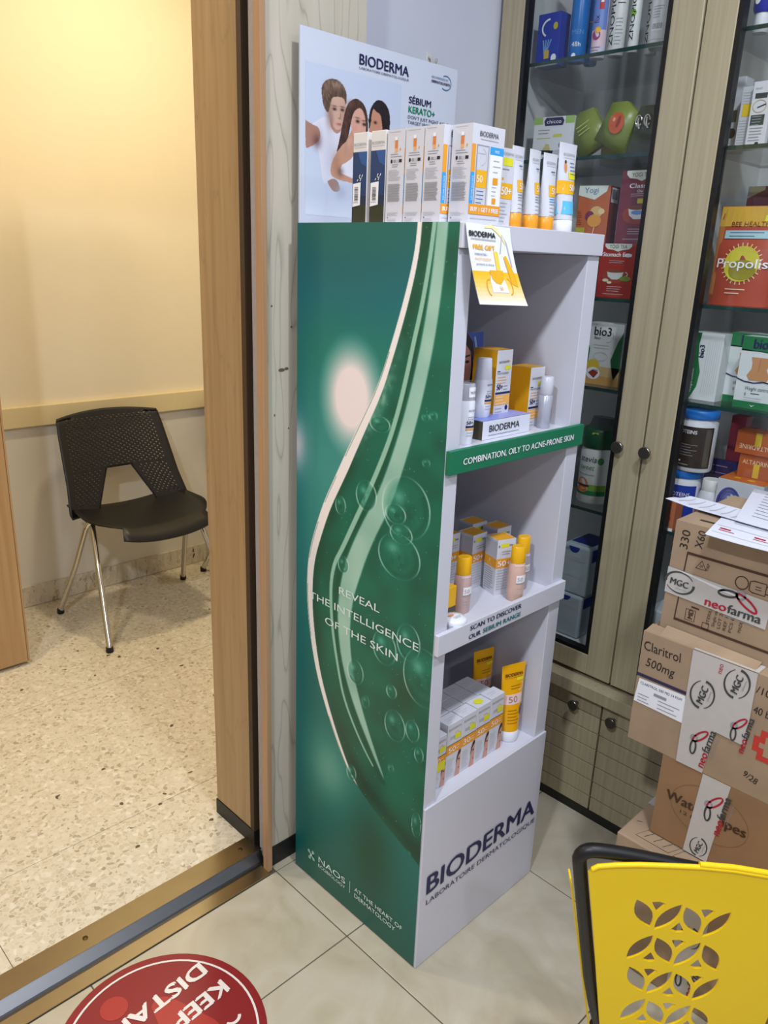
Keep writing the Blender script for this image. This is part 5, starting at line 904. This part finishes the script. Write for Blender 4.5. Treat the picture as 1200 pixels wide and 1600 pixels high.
def d_cla(q, qt, w, h, d):
    q.text('Claritrol', .006, .201, .020, HAND, w=.074, rot=1, shear=-.05); q.text('500mg', .014, .169, .0185, HAND, w=.058, rot=-1, shear=.1); q.rect(0, .142, .105, .149, VIO); q.rect(.165, .096, .222, .106, VIO)
    q.poly([(.006, .138), (.100, .140), (.112, .082), (.001, .086)], LABELW, 3); q.text('CLARITROL 500 MG 14 FILM', .010, .127, .0055, INK, w=.085, L=5); q.rect(.040, .113, .066, .119, GREY, 5); q.lines(.008, .034, .104, 3, .007, GREY, .0016, L=5); q.lines(.05, .098, .106, 3, .008, GREY, .0016, L=5)
    q.text('1/100', .214, .203, .015, HAND, w=.040, rot=-4); q.text('40 box', .222, .163, .015, HAND, w=.045, rot=-2); q.text('9/28', .226, .034, .013, HAND, w=.026, rot=-16)
    C2 = M(196, 60, 48, .5, var=0)
    for k, (a0, b0, a1, b1) in enumerate(((.232, .092, .282, .122), (.242, .077, .272, .137))): q.rect(a0, b0, a1, b1, C2, 2+k)
    q.rect(.243, .102, .271, .112, KRAFT, 4); q.rect(.252, .088, .262, .127, KRAFT, 5)
cl = parcel('wide parcel with handwritten dosage and a red cross, third from the floor', .385, -.2030, .4875, .46, .275, .2385, KRAFT, d_cla, [lambda q, qt: (q.poly([(.104, .0), (.156, .0), (.168, .115), (.166, .2385), (.100, .2385)], TAPE, 4), q.poly([(.163, .095), (.220, .092), (.218, .2385), (.163, .2385)], TAPE, 5), mgc(q, .131, .158, .030, 80, 8), mgc(q, .187, .205, .030, 80, 8), neo(q, .148, .012, .034, 82, 8), q.text('neo', .158, .212, .010, CRIM, rot=88, L=8), neo(q, .213, .078, .030, 84, 9), qt.poly([(.100, 0), (.218, 0), (.218, .034), (.100, .034)], TAPE, 1))])
for k, (a, b, zz, tl) in enumerate(((-.229, -.045, .2400, .12), (-.200, -.02, .2420, .05))):
    m = MB(); m.v = [(a, .004, .2387), (b, .0035, .2387), (b, .0330, .240+.006*k), (a, .0325, .2440+.007*k), (a, .004, .2367), (b, .0035, .2367), (b, .0330, .238+.006*k), (a, .0325, .2420+.007*k)]
    m.f = [[0, 1, 2, 3], [7, 6, 5, 4], [0, 4, 5, 1], [1, 5, 6, 2], [2, 6, 7, 3], [3, 7, 4, 0]]; m.m = [0]*6; m.sm = [False]*6; m.mats = [KRAFT]; m.build('flap', cl)
def d_neo(q, qt, w, h, d):
    q.line([(.031, .166), (.300, .166), (.300, .026), (.026, .030)], .0055, BRN, 2, True)
    q.text('330', .029, .172, .0165, HAND, w=.036, rot=88); q.text('X60', .056, .180, .0155, HAND, w=.034, rot=84)
    q.line([(.050, .142), (.070, .142), (.060, .158)], .002, BRN, 2, True); q.text('20', .057, .146, .005, BRN); q.text('PAP', .074, .143, .006, BRN, rot=80)
    q.arc(.136, .140, .0115, .012, 0, 2*PI, .002, BRN); q.line([(.150, .147), (.150, .131), (.156, .128), (.178, .128), (.178, .150), (.156, .150)], .002, BRN, 2, True); q.line([(.178, .146), (.205, .146), (.205, .142), (.182, .139), (.205, .136), (.205, .132), (.178, .132)], .002, BRN, 2); q.lines(.160, .174, .140, 2, .005, BRN, .0014)
    q.text('MD', .060, .040, .0095, BRN, rot=88, bold=.001); q.line([(.046, .036), (.064, .036), (.064, .058), (.046, .058)], .0014, BRN, 2, True)
    for k in range(5): q.text(('STERILE', 'Single use', 'LOT 24', 'REF 12', 'PCS 60')[k], .092+.0105*k, .040, .0062, BRN, w=.036, rot=88)
    q.line([(.080, .042), (.092, .042), (.092, .030), (.080, .030)], .0015, BRN, 2, True); q.text('1', .070, .063, .016, BRN, rot=88, bold=.001); q.text('MADE', .150, .046, .006, BRN, rot=88)
    qt.poly([(.03, .03), (.06, .03), (.06, .038), (.03, .038)], BRN, 2); qt.rect(0, .125, w, .127, M(120, 90, 60, .8, var=0))
parcel('top parcel with a printed frame under loose papers', .420, -.2170, .7265, .42, .255, .2230, KRAFT, d_neo, [lambda q, qt: (q.poly([(-.001, .078), (.190, .068), (.192, .120), (-.001, .130)], TAPE, 4), mgc(q, .026, .104, .029, -2, 7), neo(q, .079, .088, .041, -1, 7), q.line([(.02, .128), (.10, .117), (.14, .112)], [.001, .006, .001], M(226, 224, 222, .35, var=0), 7))])
# loose papers on the top parcel
PAP = M(226, 228, 238, .5, var=.01, name='office_paper'); ZP = .9502
def sheet(label, pts, lift, draw=None, curl=None):
    """loose sheet: pts are the four corners on the parcel top, gently waved"""
    t = thing('paper_sheet', label, 'paper', (pts[0][0], pts[0][1], ZP), 0, 'papers on the top parcel'); m = MB(); N = 10
    A = [Vector((p[0]-pts[0][0], p[1]-pts[0][1], p[2] if len(p) > 2 else 0)) for p in pts]
    def S(u, v, h=0):
        p = (A[0]*(1-u)+A[1]*u)*(1-v)+(A[3]*(1-u)+A[2]*u)*v
        return (p.x, p.y, p.z+lift+.0012*math.sin(7*u+3*v)+.0012+(curl(u, v) if curl else 0)+h)
    for dz in (0, -.0004): m.add([S(i/N, j/N, dz) for j in range(N+1) for i in range(N+1)], [(j*(N+1)+i, j*(N+1)+i+1, (j+1)*(N+1)+i+1, (j+1)*(N+1)+i)[::(1 if dz == 0 else -1)] for j in range(N) for i in range(N)], PAP, True)
    m.build('sheet', t)
    if draw:
        m = MB(); q = P(m, lambda a, b, h: S(a, b, h+.0003), 6); draw(q); m.build('print', t)
def table_lines(q):
    for k in range(9): q.rect(.10, .10+.085*k, .60+.06*(k % 3), .112+.085*k, GREY)
sheet('long receipt strip curling over the left end of the top parcel', [(.505, -.150), (.575, -.170), (.560, -.40), (.472, -.40)], .0035, lambda q: [q.rect(.15, .08+.09*k, .85, .092+.09*k, GREYL) for k in range(10)], lambda u, v: .004*max(0, 1-v*5)*(1-u))
sheet('printed delivery note hanging over the front edge of the top parcel', [(.500, -.268), (.500, -.560), (.374, -.560), (.372, -.292)], .0008, lambda q: ([q.rect(.05+.22*k, .55, .12+.22*k, .60, CRIM) for k in range(4)], [q.rect(.05+.22*k, .64, .15+.22*k, .67, M(200, 90, 110, .5, var=0)) for k in range(4)], q.rect(.02, .45, .98, .462, GREYL), q.rect(.02, .78, .98, .79, GREYL), q.text('ACTIVE', .60, .82, .08, VIO, w=.16), q.rect(.1, .2, .5, .215, GREYL)))
sheet('larger printed page with rows of text at the back of the top parcel', [(.735, -.235), (.700, -.53), (.470, -.53), (.478, -.300)], .007, table_lines)

# ------------------------------------------------------------ perforated chairs in the rear room
def make_chair():
    t = thing('stacking_chair', 'black perforated plastic chair with chrome legs against the cream wall', 'chair', (.403, 1.84, .02))
    m = MB(); f = lambda a, b: (a, .122+(b-.41)*.42-.62*a*a, b)
    hwb = lambda b: np.interp(b, [.408, .43, .52, .70, .78], [.238, .246, .230, .214, .203]); cut = lambda b: .050+.070*(.560-b)/.14
    bt = lambda t, a: t-.016*(a/.2)**2 if t > .76 else t
    def patch(b0, b1, nr, fa, nc, holed):
        for r in range(nr):
            for c in range(nc):
                q = []
                for rr, c2 in ((r, c), (r, c+1), (r+1, c+1), (r+1, c)):
                    b = b0+(b1-b0)*rr/nr; a = fa(b, c2/nc); q.append(f(a, bt(b, a)))
                if not holed(r, c): m.add(q, [(0, 1, 2, 3)], PLASTIC_K, True); continue
                ce = [sum(p[k] for p in q)/4 for k in range(3)]; inn = [tuple(ce[k]+(q[i][k]*.5+q[(i+1) % 4][k]*.5-ce[k])*.66 for k in range(3)) for i in range(4)]
                mid = [tuple((q[i][k]+q[(i+1) % 4][k])/2 for k in range(3)) for i in range(4)]
                m.add(q+inn, [(0, 1, 4), (1, 2, 5), (2, 3, 6), (3, 0, 7), (0, 4, 7), (1, 5, 4), (2, 6, 5), (3, 7, 6)], PLASTIC_K, True)
    def fa_up(b, t):
        h_ = hwb(b); c_ = .050*h_/hwb(.56)
        return -h_+(h_-c_)*t/.4 if t <= .4 else (-c_+2*c_*(t-.4)/.2 if t <= .6 else c_+(h_-c_)*(t-.6)/.4)
    patch(.560, .776, 28, fa_up, 40, lambda r, c: 0 < r < 25 and 2 < c < 37 and (r+c) % 2 == 0)
    for s_ in (-1, 1): patch(.410, .560, 18, lambda b, t: s_*(cut(b)+(hwb(b)-cut(b))*(t if s_ > 0 else 1-t)), 16, lambda r, c: r > 3 and 1 < (c if s_ > 0 else 15-c) < 13 and (r+c) % 2 == 0)
    bm = bmesh.new(); o = m.build('backrest', t); bm.from_mesh(o.data); bmesh.ops.remove_doubles(bm, verts=bm.verts, dist=.0002); bm.to_mesh(o.data); bm.free()
    so = o.modifiers.new('thickness', 'SOLIDIFY'); so.thickness = .006; so.offset = 0
    # seat shell
    m = MB(); rows = []; K = 14
    for j in range(11):
        v = j/10; y = .165-.365*v; hwid = .226+.030*v if v < .55 else .239-.105*((v-.55)/.45)**1.6+.0
        if v > .9: hwid = .185
        rows.append([(hwid*(2*i/K-1), y-.022*(1-(2*i/K-1)**2)*v**3, .438-.016*v-.018*(1-(2*i/K-1)**2)*(1-.5*v)-(.034 if j == 10 else 0)*1.0+(.012*abs(2*i/K-1)**3)) for i in range(K+1)])
    rows[-1] = [(x, y-.002, z+.004) for x, y, z in rows[-1]]
    W = K+1; top = [p for r in rows for p in r]; bot = [(x, y, z-.007) for x, y, z in top]
    fs = [(j*W+i, (j+1)*W+i, (j+1)*W+i+1, j*W+i+1) for j in range(10) for i in range(K)]; n = len(top)
    fs += [tuple(n+k for k in f_)[::-1] for f_ in fs]
    rim = [i for i in range(W)]+[j*W+K for j in range(1, 11)]+[10*W+i for i in range(K-1, -1, -1)]+[j*W for j in range(9, 0, -1)]
    fs += [(rim[k], rim[(k+1) % len(rim)], n+rim[(k+1) % len(rim)], n+rim[k]) for k in range(len(rim))]
    m.add(top+bot, fs, PLASTIC_K, True); m.build('seat', t)
    for s in (-1, 1):
        for fy in (-1, 1):
            y0 = -.212 if fy < 0 else .206
            m = MB(); path = [(s*.271, y0, .012), (s*.234, y0*.50+.01, .22), (s*.212, y0*.16+.012, .385), (s*.205, y0*.08+.014, .4040), (s*.188, y0*.05+.016, .4070), (s*.10, y0*.05+.016, .4010)]
            m.tube(path, .0105, CHROME, 12); lg = m.build('leg', t)
            m = MB(); m.lathe([(.0125, 0), (.0135, .004), (.0125, .020)], RUBBER, cx=s*.271, cy=y0, n=12); m.build('foot', lg)
    m = MB(); m.tube([(-.11, .016, .4010), (0, .016, .4000), (.11, .016, .4010)], .0105, CHROME, 12); m.build('cross_bar', t)
    return t
ch = make_chair()
def dup(root, loc, rz, label):
    r = root.copy(); COL.objects.link(r); r.location = loc; r.rotation_euler.z = rz; r['label'] = label
    for c0 in list(root.children):
        c = c0.copy(); COL.objects.link(c); c.parent = r
        for g0 in list(c0.children): g = g0.copy(); COL.objects.link(g); g.parent = c
    return r
ch2 = dup(ch, (1.062, 1.865, .02), 0, 'second black chair of which only a chrome leg shows beside the door jamb')
ch['group'] = ch2['group'] = 'chairs along the cream wall'

# ------------------------------------------------------------ floor sticker
fs_ = thing('floor_sticker', 'round dark red distance sticker on the beige floor tiles', 'sticker', (-.459, .204, 0))
m = MB(); RD = M(132, 20, 32, .4, var=.03, scale=12, name='red_vinyl'); n = 64
m.add([(.193*math.cos(2*PI*i/n), .193*math.sin(2*PI*i/n), .0006) for i in range(n)]+[(.193*math.cos(2*PI*i/n), .193*math.sin(2*PI*i/n), 0) for i in range(n)], [tuple(range(n))]+[(i, n+i, n+(i+1) % n, (i+1) % n) for i in range(n)], RD)
m.build('vinyl_disc', fs_)
m = MB(); A9 = math.radians(184.3); ux, uy = math.cos(A9), math.sin(A9)
q = P(m, flat((0, 0, .0005), (ux, uy, 0), (-uy, ux, 0), (0, 0, 1)))
SW_ = M(226, 218, 212, .45, var=.02); q.arc(0, 0, .176, .176, 0, 2*PI, .0042, SW_, n=64)
RL = M(166, 44, 42, .4, var=.02)
STK_ = fs_
q.ell(.025, -.124, .026, .026, RL, 2); q.poly(smooth([(-.025, -.075), (-.045, -.086), (-.062, -.070), (-.080, -.010), (-.100, .060), (-.050, .085), (.0, .02), (-.025, -.075)], 2)[:-1], RL, 2)
q.text('DISTANCE', -.146, -.091, .034, SW_, w=.285, bold=.004, L=4); q.text('KEEP', -.152, -.027, .034, SW_, w=.118, bold=.004, L=4); q.arc(-.118, .052, .016, .016, .4, 2.6, .006, SW_, 4)
m.build('print', fs_)

# ------------------------------------------------------------ yellow rolling basket in front of the parcels
U = Vector((.692, -.722, 0)).normalized(); N_ = Vector((-.722, -.692, 0)).normalized()
bk = thing('rolling_basket', 'yellow plastic rolling basket with leaf cut-outs and black handle frame', 'basket', (-.01+.18*U.x, -.352+.18*U.y, 0))
def bw(a, b, c): # a along the panel, b relative to the rim height .5, c towards the room
    p = Vector((-.01, -.352, .5))+U*a+N_*(c+.15*b)+Vector((0, 0, b)); return (p.x-bk.location.x, p.y-bk.location.y, p.z)
leaves = []; g0 = (.102, -.089); dc = (.0400, -.0057); drw = (.0083, -.0820)
def leaf(cx, cz, s):
    P0 = (cx-.0165, cz+s*.0315); P1 = (cx+.0165, cz-s*.0315); r = []
    dx, dz = P1[0]-P0[0], P1[1]-P0[1]; l = math.hypot(dx, dz); nx, nz = -dz/l, dx/l
    for k in range(9): t = k/8; w = .0134*(1-(2*t-1)**2); r.append((P0[0]+dx*t+nx*w, P0[1]+dz*t+nz*w))
    for k in range(7, 0, -1): t = k/8; w = .0134*(1-(2*t-1)**2); r.append((P0[0]+dx*t-nx*w, P0[1]+dz*t-nz*w))
    return r
for r in range(5):
    for c in range(4):
        x = g0[0]+dc[0]*c+drw[0]*r; z = g0[1]+dc[1]*c+drw[1]*r; s = 1 if (r+c) % 2 == 0 else -1; leaves.append(leaf(x, z, s))
        if c < 3:
            mx, mz = x+dc[0]/2, z+dc[1]/2; k = 1 if s == 1 else -1   # after "\ /" a wedge above, after "/ \" a wedge below
            zc = mz+k*.0205; leaves.append([(mx-.0118, zc+k*.0085+.0014), (mx, zc+k*.0115), (mx+.0118, zc+k*.0085-.0014), (mx+.0055, zc-k*.003), (mx, zc-k*.0125), (mx-.0055, zc-k*.003)])
out = [(.001, -.004), (.006, .005), (.014, .012), (.04, .0165), (.075, .020), (.12, .0215), (.17, .0220), (.22, .019), (.28, .010), (.335, -.002), (.352, -.008), (.360, -.020), (.362, -.20), (.360, -.44), (.090, -.44), (.079, -.391), (.032, -.153)]
V, F = curve_sheet(out, leaves, YELLOW, .004)
m = MB(); m.add([bw(a, b, c+.004) for a, b, c in V], F, YELLOW)
m.tube([bw(a, b, .006) for a, b in out[1:11]], .0042, YELLOW, 8); m.tube([bw(a, b+.005, .0045) for a, b in ((.167, .0215), (.22, .019), (.28, .010), (.335, -.002), (.352, -.008))], .0048, YELLOW, 8); m.build('front_panel', bk)
def side_sheet(a0, a1, w_):
    m = MB(); A = ((a0+.004, -.055, -.018), (a1, -.44, -.018), (a1+w_, -.44, -.050), (a0+.004+w_, -.055, -.050)); vs = [bw(*p) for p in A]+[bw(p[0]+.003, p[1], p[2]) for p in A]
    m.add(vs, [(0, 1, 2, 3), (7, 6, 5, 4), (0, 4, 5, 1), (3, 2, 6, 7), (0, 3, 7, 4), (1, 5, 6, 2)], YELLOW); m.build('side_panel', bk)
side_sheet(-.019, .072, .002); side_sheet(.366, .364, -.002)
m = MB(); hp = [(.098, -.44), (.060, -.32), (.026, -.16), (-.006, -.004), (-.009, .014), (-.001, .026), (.014, .029), (.05, .025), (.10, .016), (.16, .002), (.24, -.012), (.33, -.022), (.352, -.030), (.358, -.045), (.362, -.2), (.358, -.44)]
m.tube([bw(a-.003, b, -.012) for a, b in smooth(hp, 1)], .0115, PLASTIC_K, 10); m.build('handle_frame', bk)
for a, c in ((.11, -.02), (.345, -.02), (.11, -.05), (.345, -.05)):
    m = MB(); p = bw(a, -.44, c); lathe_x(m, [(p[0]-.008, .008), (p[0]-.008, .026), (p[0]+.008, .026), (p[0]+.008, .008)], p[1], .0265, RUBBER, 16); m.build('wheel', bk)
# hook on the white wall
t = thing('wall_hook', 'small clear adhesive hook on the white wall above the board', 'hook', (.459, .515, 1.805))
m = MB(); m.box(-.007, .007, -.002, 0, -.012, .020, M(214, 214, 212, .3)); m.build('back_plate', t, bevel=.001)
m = MB(); m.tube([(0, -.002, .012), (0, -.010, .008), (0, -.014, -.004), (0, -.019, -.008), (0, -.024, .0), (0, -.025, .006)], .003, M(190, 186, 176, .25), 8); m.build('hook_arm', t)
